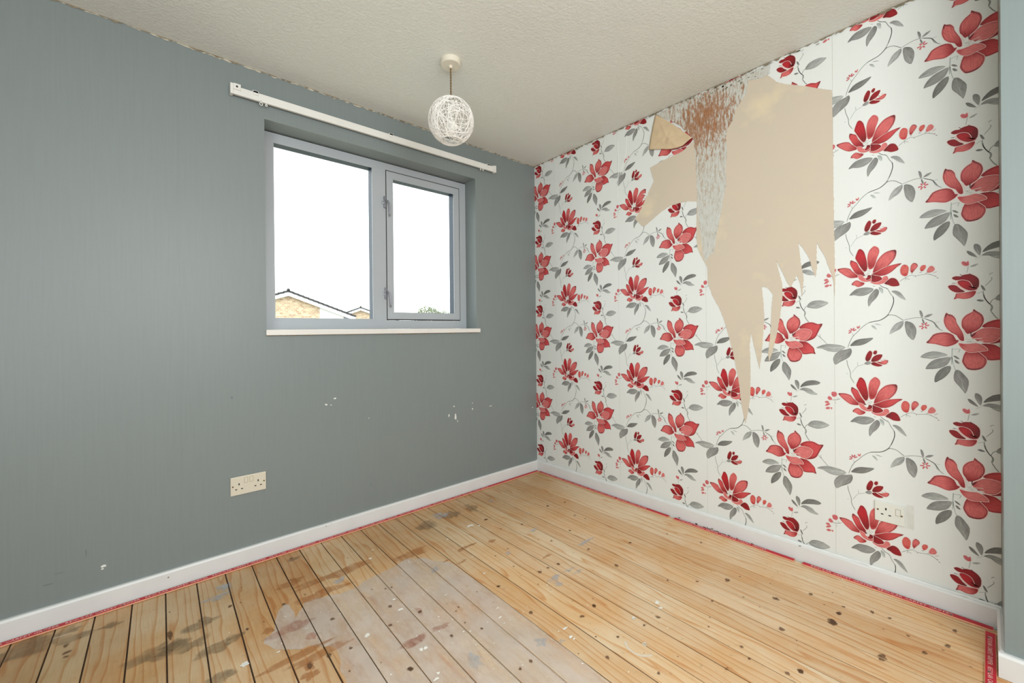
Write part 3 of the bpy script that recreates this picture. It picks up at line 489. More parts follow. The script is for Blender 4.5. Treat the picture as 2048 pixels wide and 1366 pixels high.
# ------------------------------------------------------------------ floor of pine boards
floor = tag(obj('floor', B(XL-.1, .15, YB-.1, .15, -.14, -.04, sh=lambda x, y: zf(y)), M_dark), kind='structure')
JO = [-.062-.0992*k for k in range(34)]
JOINT = [-.062, -.161, -.258, -.359, -.461, -.561, -.657, -.755, -.852, -.950, -1.049, -1.151, -1.248, -1.347, -1.446, -1.544, -1.642, -1.740, -1.838, -1.936, -2.035, -2.134, -2.233, -2.334, -2.434, -2.535]
while JOINT[-1] > XL: JOINT.append(JOINT[-1]-.1)
edges = [-.0235]+JOINT
for i in range(len(edges)-1):
    x1, x0 = edges[i], edges[i+1]; g = .0019+.0006*R.random(); lift = R.uniform(-.0006, .0006)
    cuts = [-.0245]
    if i in (7, 15, 21, 3, 12): cuts.append({7: -3.0, 15: -.62, 21: -2.6, 3: -2.9, 12: -2.4}[i])
    cuts.append(YB)
    for a, b_ in zip(cuts, cuts[1:]):
        bm = B(x0+g, x1-g, b_+.0008, a-.0008, -.02+lift, lift, sh=lambda x, y: zf(y))
        top = [e for e in bm.edges if all(v.co.z > zf(v.co.y)-.01 for v in e.verts)]
        bmesh.ops.bevel(bm, geom=top, offset=.0009, segments=1, affect='EDGES')
        obj('floor_board', bm, M_wood, floor)

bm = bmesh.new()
for j in JOINT: box(bm, j-.004, j+.004, YB, -.03, -.012, -.0035, sh=lambda x, y: zf(y))  # dark strips sunk in the joints to paint in the shade of the gaps
o = obj('joint_shade', bm, plain('dark joint shade', (62, 42, 26), .95, scale=60, var=.3), floor); o['kind'] = 'stuff'
# stains, knots, paint and varnish lying on the boards
def cutjoints(bm):
    xs = [v.co.x for v in bm.verts]; a, b_ = min(xs), max(xs)
    for j in JOINT:
        if a < j < b_:
            for xx in (j-.0016, j+.0016):
                bmesh.ops.bisect_plane(bm, geom=bm.verts[:]+bm.edges[:]+bm.faces[:], plane_co=(xx, 0, 0), plane_no=(1, 0, 0))
            dl = [f for f in bm.faces if abs(f.calc_center_median().x-j) < .0014]
            bmesh.ops.delete(bm, geom=dl, context='FACES')
def stain(name, mat, parent, blobs, z, soft=True, stuff=False, seed=1, rough=.35, n=30):
    """irregular patch(es): rim attribute 1 in the middle and 0 at the edge"""
    bm = bmesh.new(); ly = bm.verts.layers.float.new('rim')
    for bi, (cx_, cy_, rx, ry) in enumerate(blobs):
        rings = []
        c = bm.verts.new((cx_, cy_, 0)); c[ly] = 1
        for s, val in ((.45, 1), (.8, .9 if soft else 1), (1, 0 if soft else 1)):
            rr = []
            for k in range(n):
                an = 2*PI*k/n; q = 1+rough*2*noise.noise((math.cos(an)*1.4+bi*3.1+seed, math.sin(an)*1.4, seed*1.7))+rough*.6*noise.noise((math.cos(an)*5+bi, math.sin(an)*5, seed))
                v = bm.verts.new((cx_+rx*s*q*math.cos(an), cy_+ry*s*q*math.sin(an), 0)); v[ly] = val; rr.append(v)
            rings.append(rr)
        for k in range(n):
            bm.faces.new((c, rings[0][k], rings[0][(k+1) % n]))
            for a, b_ in zip(rings, rings[1:]): bm.faces.new((a[k], b_[k], b_[(k+1) % n], a[(k+1) % n]))
    cutjoints(bm)
    for v in bm.verts: v.co.z = zf(v.co.y)+z
    o = obj(name, bm, mat, parent)
    if stuff: o['kind'] = 'stuff'
    return o
M_primer = film('pale grey primer film', (228, 216, 204), .62, sc=16, lo=.28, hi=.6, stretch=(1, .35, 1), rough=.45)
M_knot = film('dark knot', (112, 76, 46), .72, sc=60, lo=.2, hi=.5)
M_smudge = film('grey brown grime', (108, 96, 74), .42, sc=18, lo=.34, hi=.66, rough=.5)
M_blue = film('thin blue grey paint', (190, 200, 208), .6, sc=35, lo=.4, hi=.62)
M_wpaint = film('white paint splash', (244, 242, 232), 1.0, sc=60, lo=.3, hi=.42, rough=.4)
M_amber = film('amber varnish', (190, 120, 54), .5, sc=24, lo=.35, hi=.62, stretch=(1, .4, 1), rough=.35)
M_pink = film('red brown stain', (196, 138, 116), .5, sc=60, lo=.4, hi=.6, stretch=(1, .3, 1))
OUT = STAIN
OUT = catmull(OUT, 3)
OUT = [tuple(p+np.array([noise.noise((p[0]*30, p[1]*30, 0)), noise.noise((p[0]*30, p[1]*30, 7))])*.012*(0 if p[0] > -1.2 and p[1] < -.6 else 1)) for p in OUT]
bm = bmesh.new(); ly = bm.verts.layers.float.new('rim')
f = bm.faces.new([bm.verts.new((x, y, 0)) for x, y in OUT]); bmesh.ops.triangulate(bm, faces=[f])
cutjoints(bm)
for v in bm.verts: v.co.z = zf(v.co.y)+.0009; v[ly] = 1
obj('paint_stain', bm, M_primer, floor)
stain('varnish_stain', M_amber, floor, [tuple(d) for d in AMBERS], .0011, seed=3)
stain('red_brown_stain', M_pink, floor, [tuple(d) for d in PINKS], .0013, seed=4)
stain('grime_smudge', M_smudge, floor, [(a, b_, c*.8, max(d, c*.45)) for a, b_, c, d in SMUDGES], .0015, seed=5, rough=.4)
stain('blue_paint_smear', M_blue, floor, [tuple(d) for d in BLUES], .0017, seed=6, rough=.5)
kn = [tuple(d) for d in KNOTS]
for _ in range(60):
    x = R.uniform(-2.9, -.05); y = R.uniform(-2.6, -.1); s = R.uniform(.003, .006); kn.append((x, y, s, s*R.uniform(.7, 1.4)))
o = stain('wood_knots', M_knot, floor, [(a, b_, c*.66, d*.8) for a, b_, c, d in kn], .0018, stuff=True, seed=8, rough=.3, n=14)
stain('white_paint_splash', M_wpaint, floor, [(a, b_, c*.62, d*.62) for a, b_, c, d in WHITES], .002, soft=False, seed=9, rough=.35, n=22)
sp = [(R.gauss(-1.35, .35), R.gauss(-1.0, .3), .0014+.002*R.random(), .0014+.002*R.random()) for _ in range(70)]
stain('paint_speckles', M_wpaint, floor, [s for s in sp if s[1] < -.1 and s[0] < -.1], .002, soft=False, stuff=True, seed=11, n=8)
dk = [(R.uniform(-2.9, -.1), R.uniform(-2.4, -.1), .001+.002*R.random(), .001+.003*R.random()) for _ in range(170)]
stain('dirt_specks', M_knot, floor, dk, .0019, soft=False, stuff=True, seed=12, n=8)
# the faint white ring left by a paint tin
rp = RING
bm = bmesh.new(); ly = bm.verts.layers.float.new('rim'); pr = None
for i in range(25):
    an = rp[3]+(rp[4]-rp[3])*i/24; q = [bm.verts.new((rp[0]+(rp[2]+dr)*math.cos(an), rp[1]+(rp[2]+dr)*math.sin(an), 0)) for dr in (-.004, .004)]
    if pr: bm.faces.new((pr[0], pr[1], q[1], q[0]))
    pr = q
cutjoints(bm)
for v in bm.verts: v.co.z = zf(v.co.y)+.0021; v[ly] = .5
obj('paint_tin_ring', bm, M_wpaint, floor)

# ------------------------------------------------------------------ carpet gripper rods
def lettering(length, size, seed):
    cu = bpy.data.curves.new('t', 'FONT'); cu.body = 'REGULAR CARPET GRIPPER   '*max(1, int(length/(size*14))); cu.size = size; cu.resolution_u = 1
    o = bpy.data.objects.new('t', cu); S.collection.objects.link(o); bpy.context.view_layer.update()
    me = bpy.data.meshes.new_from_object(o.evaluated_get(bpy.context.evaluated_depsgraph_get())); bpy.data.objects.remove(o); bpy.data.curves.remove(cu)
    me.name = 'lettering'; return me
def gripper(p0, p1, side, label, rotz, lettersize=.0165, wd=.024):
    """rod from p0 to p1; side = direction of its width"""
    p0, p1 = Vector(p0), Vector(p1); L = (p1-p0).length
    root = empty('carpet_gripper', (p0.x, p0.y, zf(p0.y))); tag(root, label, 'gripper rod', 'gripper rods along the skirting')
    ex = (p1-p0).normalized().to_3d(); ey = Vector(side); base2 = p0.to_3d()
    def place(bm):
        for v in bm.verts:
            x, y, z = v.co; q = base2+ex*x+ey*y; v.co = Vector((q.x, q.y, zf(q.y)+z))
    bm = B(0, L, 0, wd, .0022, .0065); bmesh.ops.recalc_face_normals(bm, faces=bm.faces); place(bm)
    bmesh.ops.recalc_face_normals(bm, faces=bm.faces); obj('wooden_strip', bm, M_salmon, root)
    bm = B(.001, L-.001, .001, wd-.001, .0064, .0069); place(bm); bmesh.ops.recalc_face_normals(bm, faces=bm.faces); obj('red_face', bm, M_red, root)
    me = lettering(L-.06, lettersize, 0); bm = bmesh.new(); bm.from_mesh(me)
    flip = ex.cross(ey).z < 0
    for v in bm.verts:
        x, y = v.co.x+.03, v.co.y
        if flip: y = wd-.005-y
        else: y = y+.006
        v.co = (x, y, .0073)
    bmesh.ops.delete(bm, geom=[v for v in bm.verts if v.co.x > L-.01], context='VERTS')
    place(bm); bmesh.ops.recalc_face_normals(bm, faces=bm.faces)
    lo = obj('lettering', bm, M_print, root); lo['label'] = 'pale lettering'; bpy.data.meshes.remove(me)
    bm = bmesh.new(); k = int(L/.2)
    for i in range(k+1):
        a = .04+i*.2
        if a > L-.01: break
        for dx, dy in ((-.004, -.004), (.004, -.004), (.004, .004), (-.004, .004)): pass
        vs_ = [bm.verts.new((a+.003*math.cos(2*PI*j/8), wd*.35+.003*math.sin(2*PI*j/8), .008)) for j in range(8)]
        lo_ = [bm.verts.new((a+.0035*math.cos(2*PI*j/8), wd*.35+.0035*math.sin(2*PI*j/8), .0069)) for j in range(8)]
        bm.faces.new(vs_)
        for j in range(8): bm.faces.new((lo_[j], lo_[(j+1) % 8], vs_[(j+1) % 8], vs_[j]))
    place(bm); bmesh.ops.recalc_face_normals(bm, faces=bm.faces); o = obj('nails', bm, M_nail, root); o['kind'] = 'stuff'
gripper((-3.3, -.049), (-.03, -.049), (0, 1, 0), 'long red and white gripper rod on the floor under the grey window wall', 0)
gripper((-.048, -.06), (-.048, -1.07), (1, 0, 0), 'red gripper rod beside the flowered wall, running out of the far corner', 0)
gripper((-.048, -1.10), (-.048, -1.655), (1, 0, 0), 'dirty middle gripper rod by the flowered wall, ending at the gap in the red line', 0)
gripper((-.048, -1.685), (-.048, -2.222), (1, 0, 0), 'red gripper rod with clear white lettering, flowered wall side next to the right recess corner', 0)
gripper((-.066, -2.203), (-.66, -2.203), (0, -1, 0), 'short wide red gripper rod along the grey wall return at bottom right', 0, .014, .0235)

# ------------------------------------------------------------------ window
win = empty('window_1', (-1.155, .115, 1.064)); win['kind'] = 'structure'
FY = .115
def ring(x0, x1, z0, z1, wd, y0, y1, bev=.002):
    """mitred rectangular frame"""
    bm = bmesh.new(); O = [(x0, z0), (x1, z0), (x1, z1), (x0, z1)]; I = [(x0+wd, z0+wd), (x1-wd, z0+wd), (x1-wd, z1-wd), (x0+wd, z1-wd)]
    for i in range(4):
        j = (i+1) % 4; q = [O[i], O[j], I[j], I[i]]
        a = [bm.verts.new((x, y0, z)) for x, z in q]; b_ = [bm.verts.new((x, y1, z)) for x, z in q]
        bm.faces.new(a); bm.faces.new(b_[::-1])
        for k in range(4): bm.faces.new((a[k], b_[k], b_[(k+1) % 4], a[(k+1) % 4]))
    bmesh.ops.remove_doubles(bm, verts=bm.verts, dist=1e-6)
    bmesh.ops.recalc_face_normals(bm, faces=bm.faces)
    return bm
fr = ring(-1.760, -.550, 1.064, 2.050, .050, FY, .195)
for v in fr.verts:
    if v.co.z > 1.3 and abs(v.co.z-2.0) < .001: v.co.z = 2.010
    if v.co.z < 1.3 and abs(v.co.z-1.114) < .001: v.co.z = 1.116
obj('window_frame', fr, M_upvc, win)
obj('mullion', B(-1.194, -1.119, FY+.001, .19, 1.116, 2.010), M_upvc, win)
obj('glazing_spacer', ring(-1.710, -1.194, 1.116, 2.010, .0066, FY+.004, FY+.058), M_gasket, win)
gl = obj('glass_pane', B(-1.71, -1.194, FY+.045, FY+.049, 1.116, 2.010), M_glass, win)
obj('glazing_bead', ring(-1.7105, -1.1935, 1.1155, 2.0105, .008, FY+.0005, FY+.0045), M_upvc, win)
cas = obj('casement', ring(-1.1155, -.6055, 1.1225, 2.0045, .036, FY-.004, FY+.05), M_upvc, win)
obj('seal_gap', ring(-1.119, -.6, 1.117, 2.010, .0065, FY-.0006, FY+.02), M_dark, win)
obj('glazing_spacer', ring(-1.0805, -.6405, 1.1575, 1.9695, .0066, FY+.001, FY+.055), M_gasket, cas)
obj('glazing_bead', ring(-1.0815, -.6395, 1.1565, 1.9705, .008, FY-.0025, FY+.0015), M_upvc, cas)
obj('glass_pane', B(-1.08, -.639, FY+.043, FY+.047, 1.157, 1.971), M_glass, cas)
for hz in (1.815, 1.276):
    hx = -1.127
    bm = bmesh.new(); box(bm, hx-.006, hx+.006, FY-.012, FY+.001, hz-.034, hz+.034, bev=.002)
    h = obj('window_handle', bm, M_metal, win, True)
    bm = bmesh.new(); box(bm, hx-.016, hx-.005, FY-.007, FY+.001, hz-.012, hz+.012, bev=.001); obj('strike_plate', bm, M_upvc, h)
    bm = bmesh.new(); tube(bm, [(hx, FY-.008, hz+.006), (hx+.008, FY-.024, hz+.004), (hx+.015, FY-.028, hz-.008), (hx+.018, FY-.030, hz-.030), (hx+.020, FY-.028, hz-.066), (hx+.020, FY-.026, hz-.084)], [.006, .006, .0055, .005, .0045, .004], 10)
    tube(bm, [(hx-.012, FY-.010, hz+.002), (hx+.006, FY-.012, hz+.004)], .0035, 8); obj('lever', bm, M_metal, h, True)
# sill board
bm = bmesh.new(); box(bm, OX0, OX1, 0, FY+.001, 1.038, 1.063); box(bm, -1.766, -.530, -.021, .0, 1.037, 1.0625, bev=.003)
tag(obj('window_sill', bm, plain('white painted sill', (226, 222, 216), .35, scale=8, var=.03), win))
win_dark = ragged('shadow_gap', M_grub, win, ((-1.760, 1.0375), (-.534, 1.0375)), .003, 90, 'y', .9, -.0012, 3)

# ------------------------------------------------------------------ curtain track
tr = empty('curtain_track', (-1.147, -.01, 2.125)); tag(tr, 'long white plastic curtain track fixed to the grey wall over the window', 'curtain rail')
def shz(x): return (x+1.892)/1.49*.010
bm = bmesh.new(); box(bm, -1.888, -.405, -.030, -.016, 2.117, 2.153, bev=.002, sh=lambda x, y: 0)
for v in bm.verts: v.co.z += shz(v.co.x)
obj('rail', bm, M_rail, tr)
bm = bmesh.new(); box(bm, -1.888, -.405, -.0165, -.010, 2.121, 2.128); 
for v in bm.verts: v.co.z += shz(v.co.x)
obj('runner_channel', bm, M_rail, tr)
for bx in (-1.80, -1.147, -.46):
    bm = bmesh.new(); box(bm, bx-.012, bx+.012, -.034, 0, 2.148+shz(bx), 2.158+shz(bx), bev=.001); box(bm, bx-.010, bx+.010, -.034, -.030, 2.138+shz(bx), 2.156+shz(bx)); box(bm, bx-.01, bx+.01, -.017, 0, 2.128+shz(bx), 2.148+shz(bx))
    obj('bracket', bm, M_rail, tr)
bm = bmesh.new(); box(bm, -1.897, -1.886, -.036, -.008, 2.114, 2.160, bev=.0015); box(bm, -1.886, -1.858, -.037, -.029, 2.136, 2.162, bev=.001)
e = obj('end_cap', bm, M_rail, tr); obj('screw_hole', B(-1.876, -1.869, -.0376, -.0366, 2.145, 2.153), M_hole, e)
bm = bmesh.new(); box(bm, -.407, -.396, -.036, -.008, 2.124, 2.170, bev=.0015); box(bm, -.425, -.407, -.035, -.029, 2.14, 2.166, bev=.001); obj('end_cap', bm, M_rail, tr)
def rng(cx_, cz_, r, y):
    bm = bmesh.new(); tube(bm, [(cx_+r*math.cos(2*PI*k/14), y, cz_+r*math.sin(2*PI*k/14)) for k in range(14)], .0018, 6, closed=True)
    box(bm, cx_-.003, cx_+.003, y-.002, y+.002, cz_+r*.8, cz_+r+.01); return bm
obj('glider', rng(-1.779, 2.107, .006, -.03), M_rail, tr, True)
for gx in (-1.757, -.52, -.50): obj('glider', rng(gx, 2.109+shz(gx), .004, -.024), M_rail, tr, True)

# ------------------------------------------------------------------ pendant lamp
LX, LY = -1.134, -.634
pd = empty('pendant_lamp', (LX, LY, H)); tag(pd, 'white woven string ball lamp hanging on twisted brown flex from ceiling', 'lamp')
bm = lathe(bmesh.new(), LX, LY, [(.004, H-.036), (.007, H-.034), (.0085, H-.0255), (.041, H-.0245), (.0445, H-.022), (.0455, H-.001), (.045, H)])
bmesh.ops.recalc_face_normals(bm, faces=bm.faces); o = obj('ceiling_rose', bm, M_rose, pd)
bm = bmesh.new()
for ph in (0, PI):
    tube(bm, [(LX+.0022*math.cos(ph+k*.75), LY+.0022*math.sin(ph+k*.75), H-.03-k*.003) for k in range(58)], .0021, 6)
obj('flex', bm, M_cord, pd, True)
CZ, RR = 2.000, .1015
bm = bmesh.new(); rs = random.Random(4)
lo_c, hi_c = math.cos(math.radians(152)), math.cos(math.radians(6))
for k in range(80):
    nrm = Vector((rs.gauss(0, 1), rs.gauss(0, 1), rs.gauss(0, .75))).normalized(); off = rs.uniform(-.35, .35)
    a = nrm.orthogonal().normalized(); b_ = nrm.cross(a); c = math.sqrt(1-off*off); pts = []
    rr = RR*rs.uniform(.985, 1.01)
    for i in range(44):
        an = 2*PI*i/44; p = (nrm*off+(a*math.cos(an)+b_*math.sin(an))*c)
        z = max(lo_c, min(hi_c, p.z)); hxy = math.hypot(p.x, p.y); s = math.sqrt(max(0, 1-z*z))/max(hxy, 1e-4) if z != p.z else 1
        pts.append(Vector((LX+p.x*s*rr, LY+p.y*s*rr, CZ+z*rr)))
    tube(bm, pts, .00105, 4, closed=True)
tube(bm, [(LX+.0485*math.cos(2*PI*i/40), LY+.0485*math.sin(2*PI*i/40), CZ+lo_c*RR) for i in range(40)], .0018, 6, closed=True)
sh_ = obj('lamp_shade', bm, M_string, pd); sh_['label'] = 'ball of criss-crossed white string'
bm = lathe(bmesh.new(), LX, LY, [(.005, CZ+.105), (.012, CZ+.10), (.013, CZ+.06), (.021, CZ+.055), (.022, CZ+.048), (.017, CZ+.045), (.0165, CZ+.02), (.014, CZ+.018)], 24); bmesh.ops.recalc_face_normals(bm, faces=bm.faces)
obj('lamp_holder', bm, M_bulb, pd, True)
bm = lathe(bmesh.new(), LX, LY, [(.012, CZ+.02), (.013, CZ+.012), (.02, CZ-.002), (.027, CZ-.022), (.028, CZ-.036), (.022, CZ-.052), (.010, CZ-.062), (.002, CZ-.064)], 24); bmesh.ops.recalc_face_normals(bm, faces=bm.faces)
obj('light_bulb', bm, M_bulb, pd, True)

# ------------------------------------------------------------------ sockets
def socket(name, label, group, cen, wd, ht, ex, nrm, gangs, rock, scr, mat, dep=.009):
    """cen = centre on wall; ex = direction to the right as seen; nrm = out of wall"""
    root = empty(name, cen); tag(root, label, 'socket', group)
    ex, nrm, ez, c = Vector(ex), Vector(nrm), Vector((0, 0, 1)), Vector(cen)
    def place(bm):
        for v in bm.verts: v.co = c+ex*v.co.x+nrm*v.co.y+ez*v.co.z
        bmesh.ops.recalc_face_normals(bm, faces=bm.faces); return bm
    obj('face_plate', place(B(-wd/2, wd/2, 0, dep, -ht/2, ht/2, bev=.0025)), mat, root)
    for gx, gz in gangs:
        for dx, dz, w_, h_ in ((0, .011, .0045, .009), (-.011, -.011, .0075, .0042), (.011, -.011, .0075, .0042)):
            p = obj('pin_hole', place(B(gx+dx-w_/2, gx+dx+w_/2, dep-.001, dep+.0003, gz+dz-h_/2, gz+dz+h_/2)), M_hole, root)
    for rx, rz in rock:
        bm = B(rx-.0062, rx+.0062, dep-.001, dep+.0022, rz-.0115, rz+.0115, bev=.001); s = obj('rocker_switch', place(bm), mat, root)
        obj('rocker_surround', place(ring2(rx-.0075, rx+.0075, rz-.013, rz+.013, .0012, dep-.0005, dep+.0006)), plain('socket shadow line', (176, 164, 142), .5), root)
    for sx, sz in scr:
        bm = bmesh.new(); lathe(bm, 0, 0, [(.0032, -.0008), (.0034, .0006), (.002, .0009)], 12)
        for v in bm.verts: v.co = Vector((sx+v.co.x, dep+v.co.z*.8, sz+v.co.y))
        obj('screw', place(bm), M_screw, root)
    return root
def ring2(x0, x1, z0, z1, wd, y0, y1): return ring(x0, x1, z0, z1, wd, y0, y1)
socket('wall_socket', 'cream double plug socket on the grey wall below the window', None, (-1.841, 0, .360), .138, .082, (1, 0, 0), (0, -1, 0), ((-.037, -.004), (.037, -.004)), ((-.010, .021), (.011, .021)), ((-.0605, .0), (.0605, .0)), M_socket)
socket('wall_socket', 'white single plug socket low on the flowered wallpaper at right', None, (0, -1.963, .3285), .087, .077, (0, -1, 0), (-1, 0, 0), ((-.0105, .002),), ((.024, .010),), ((-.034, .006), (.034, .000)), M_socket2)
obj('paper_mark', B(-.0016, -.0008, -2.03, -2.0095, .285, .375), plain('yellowish paper patch', (214, 214, 206), .8), wall_f)  # flat yellowish patch on the paper beside the socket

# ------------------------------------------------------------------ wallpaper
PX, PZ, U0, Z0 = .53, .51672, 1.642, .4898
PRG = .92
def C_(c): return np.array(alb(c, PRG)[:3])
MAROON, PINKH = C_((104, 16, 34)), C_((240, 208, 200))
ST = {'c1': (C_((220, 108, 106)), C_((158, 8, 24)), C_((150, 34, 48)), .52), 'c2': (C_((212, 78, 80)), C_((146, 2, 18)), C_((140, 22, 38)), .7),
      'c3': (C_((190, 28, 40)), C_((120, 2, 12)), C_((146, 18, 32)), .7), 'c4': (C_((220, 106, 104)), C_((154, 4, 18)), C_((196, 84, 88)), .75),
      'd': (C_((150, 4, 22)), C_((108, 2, 12)), C_((104, 4, 16)), .5), 'p': (C_((222, 120, 118)), C_((196, 60, 66)), C_((206, 100, 100)), .25),
      'b': (C_((218, 100, 92)), C_((190, 36, 46)), C_((190, 46, 52)), .35), 'q': (C_((210, 106, 112)), C_((196, 84, 92)), C_((196, 92, 98)), .3), 'm': (MAROON, MAROON, MAROON, .3)}
LF = {'g0': C_((190, 197, 192)), 'g1': C_((172, 175, 171)), 'g2': C_((150, 151, 147)), 'g3': C_((126, 127, 122)), 'w': C_((226, 226, 220))}
SC = {'v': C_((150, 154, 148)), 'vl': C_((186, 196, 190)), 'vs': C_((150, 154, 156)), 'w': C_((236, 218, 212)), 'h': C_((240, 196, 192)), 'm': MAROON, 'r': C_((188, 84, 90)), 'q': C_((208, 104, 110))}
V_, F_, CO, UV = [], [], [], []
def addv(p, layer, col, uv):
    V_.append((-(.0012+layer*.000014), -p[0]/1000, p[1]/1000)); CO.append(col); UV.append(uv); return len(V_)-1
def shrink(o, c, s): return c+(o-c)*s
def build_shape(outl, base, tip, sty, layer):
    o = catmull(outl, 2); c = o.mean(0)
    leaf = base is None
    if leaf:
        d = ((o[:, None]-o[None])**2).sum(2); i, j = np.unravel_index(d.argmax(), d.shape); base, tip = o[i], o[j]
    base, tip = np.array(base), np.array(tip); ax = tip-base; L = max(1e-3, np.linalg.norm(ax)); ax = ax/L; nx = np.array([-ax[1], ax[0]])
    def st(p): q = p-base; return float(q@ax)/L, float(q@nx)
    if leaf:
        body = LF[sty]; half = [st(p)[1] for p in o]; wid = max(1e-3, max(map(abs, half)))
        def colr(p, r):
            t_, s = st(p); k = .84+.36*t_-.13*(s > 0) if sty != 'w' else 1.
            k *= 1-.12*(r > .9)*(sty != 'w'); k *= 1+.16*math.exp(-(s/(.14*wid))**2); return body*k
    else:
        body, bc, ec, tb = ST[sty]; wid = 1
        def colr(p, r):
            t_, s = st(p); a = min(1, max(0, 1-t_/tb)); a = a*a*(3-2*a); col = body*(1-a)+bc*a
            if r > .9: col = col*.35+ec*.65
            if r > .9 and sty in ('c1', 'c2') and t_ > .90: col = MAROON
            if r > .9 and sty in ('c1', 'c2', 'c3') and st(p)[1] < 0 and t_ > .3: col = col*.55+MAROON*.45
            return col
    n = len(o)
    if not leaf and sty not in ('m',):       # pale line the print leaves round every petal
        d_ = np.roll(o, -1, 0)-np.roll(o, 1, 0); nn = np.stack([d_[:, 1], -d_[:, 0]], 1); nn /= np.maximum(1e-6, np.linalg.norm(nn, axis=1))[:, None]
        if np.sum((o-c)*nn) < 0: nn = -nn
        a = [addv(p, layer-.5, PINKH, (0, 0)) for p in o]; b_ = [addv(p+q*1.5, layer-.5, PINKH, (0, 0)) for p, q in zip(o, nn)]
        for k in range(n): F_.append((a[k], b_[k], b_[(k+1) % n], a[(k+1) % n]))
    rings = []
    for s in (1., .93, .78, .45):
        rings.append([addv(shrink(p, c, s), layer, colr(shrink(p, c, s), s), (st(shrink(p, c, s))[0]*L, st(shrink(p, c, s))[1])) for p in o])
    cc = addv(c, layer, colr(c, 0), (st(c)[0]*L, st(c)[1]))
    for a, b_ in zip(rings, rings[1:]):
        for k in range(n): F_.append((a[k], a[(k+1) % n], b_[(k+1) % n], b_[k]))
    for k in range(n): F_.append((rings[-1][k], rings[-1][(k+1) % n], cc, cc))
def build_stroke(w_, col, pts, layer):
    P = catmull(pts, 3, False) if len(pts) > 2 else np.array(pts, float); n = len(P); w_ = w_*(2.2 if col == 'q' else 1.15); prev = None; acc = 0
    for i in range(n):
        d_ = P[min(i+1, n-1)]-P[max(i-1, 0)]; d_ = d_/max(1e-6, np.linalg.norm(d_)); q = np.array([-d_[1], d_[0]])*w_/2*(.55 if i in (0, n-1) else 1)
        if i: acc += np.linalg.norm(P[i]-P[i-1])
        a = addv(P[i]+q, layer, SC[col], (acc, w_)); b_ = addv(P[i]-q, layer, SC[col], (acc, 0))
        if prev: F_.append((prev[0], a, b_, prev[1]))
        prev = (a, b_)
for i, (w_, col, pts) in enumerate(STROKES): build_stroke(w_, col, pts, 0 if col in ('v', 'vl') else 44)
k = 0
for i, (sty, base, tip, outl) in enumerate(PETALS):
    if base is None: build_shape(outl, base, tip, sty, (3+i % 4) if sty != 'w' else 42)
    else: k += 1; build_shape(outl, base, tip, sty, 8+k*.8)
V_ = np.array(V_); CO = np.array(CO); UV = np.array(UV, float); NV = len(V_)
uu, zz = -V_[:, 1], V_[:, 2]
FC = [tuple(dict.fromkeys(f)) for f in F_]
fmin = np.array([min(uu[list(f)]) for f in FC]); fmax = np.array([max(uu[list(f)]) for f in FC]); gmin = np.array([min(zz[list(f)]) for f in FC]); gmax = np.array([max(zz[list(f)]) for f in FC])
def paper_mat():
    m, t, b = nt('floral paper ground'); v = coords(t, (1, 40, 3)); n = noise_tex(t, v, 3, 3); big = noise_tex(t, coords(t), 1.5, 2)
    a = alb(PAPER); t.links.new(mix(t, .5, ramp(t, n, [(.3, tuple(x*.975 for x in a[:3])+(1,)), (.7, a)]), ramp(t, big, [(.3, tuple(x*.98 for x in a[:3])+(1,)), (.7, a)])), b.inputs['Base Color'])
    b.inputs['Roughness'].default_value = .62; bump(t, b, n, .08, .001); return m
M_paper = paper_mat()
def ink_mat():
    m, t, b = nt('printed watercolour flowers'); at = N(t, 'ShaderNodeAttribute', attribute_name='ink')
    uv = N(t, 'ShaderNodeAttribute', attribute_name='grain'); mp = N(t, 'ShaderNodeMapping'); mp.inputs['Scale'].default_value = (.05, .34, 1); t.links.new(uv.outputs['Vector'], mp.inputs[0])
    n = noise_tex(t, mp.outputs[0], 1.0, 4, .6); c = mix(t, .6, at.outputs['Color'], ramp(t, n, [(.34, (.62, .54, .54, 1)), (.60, (1.12, 1.14, 1.14, 1))]), 'MULTIPLY')
    t.links.new(c, b.inputs['Base Color']); b.inputs['Roughness'].default_value = .6; return m
M_ink = ink_mat()
seams = [0, .205, .735, 1.265, 1.795, 2.2405]
lift = [0, .0000, .0001, .0000, .0001]
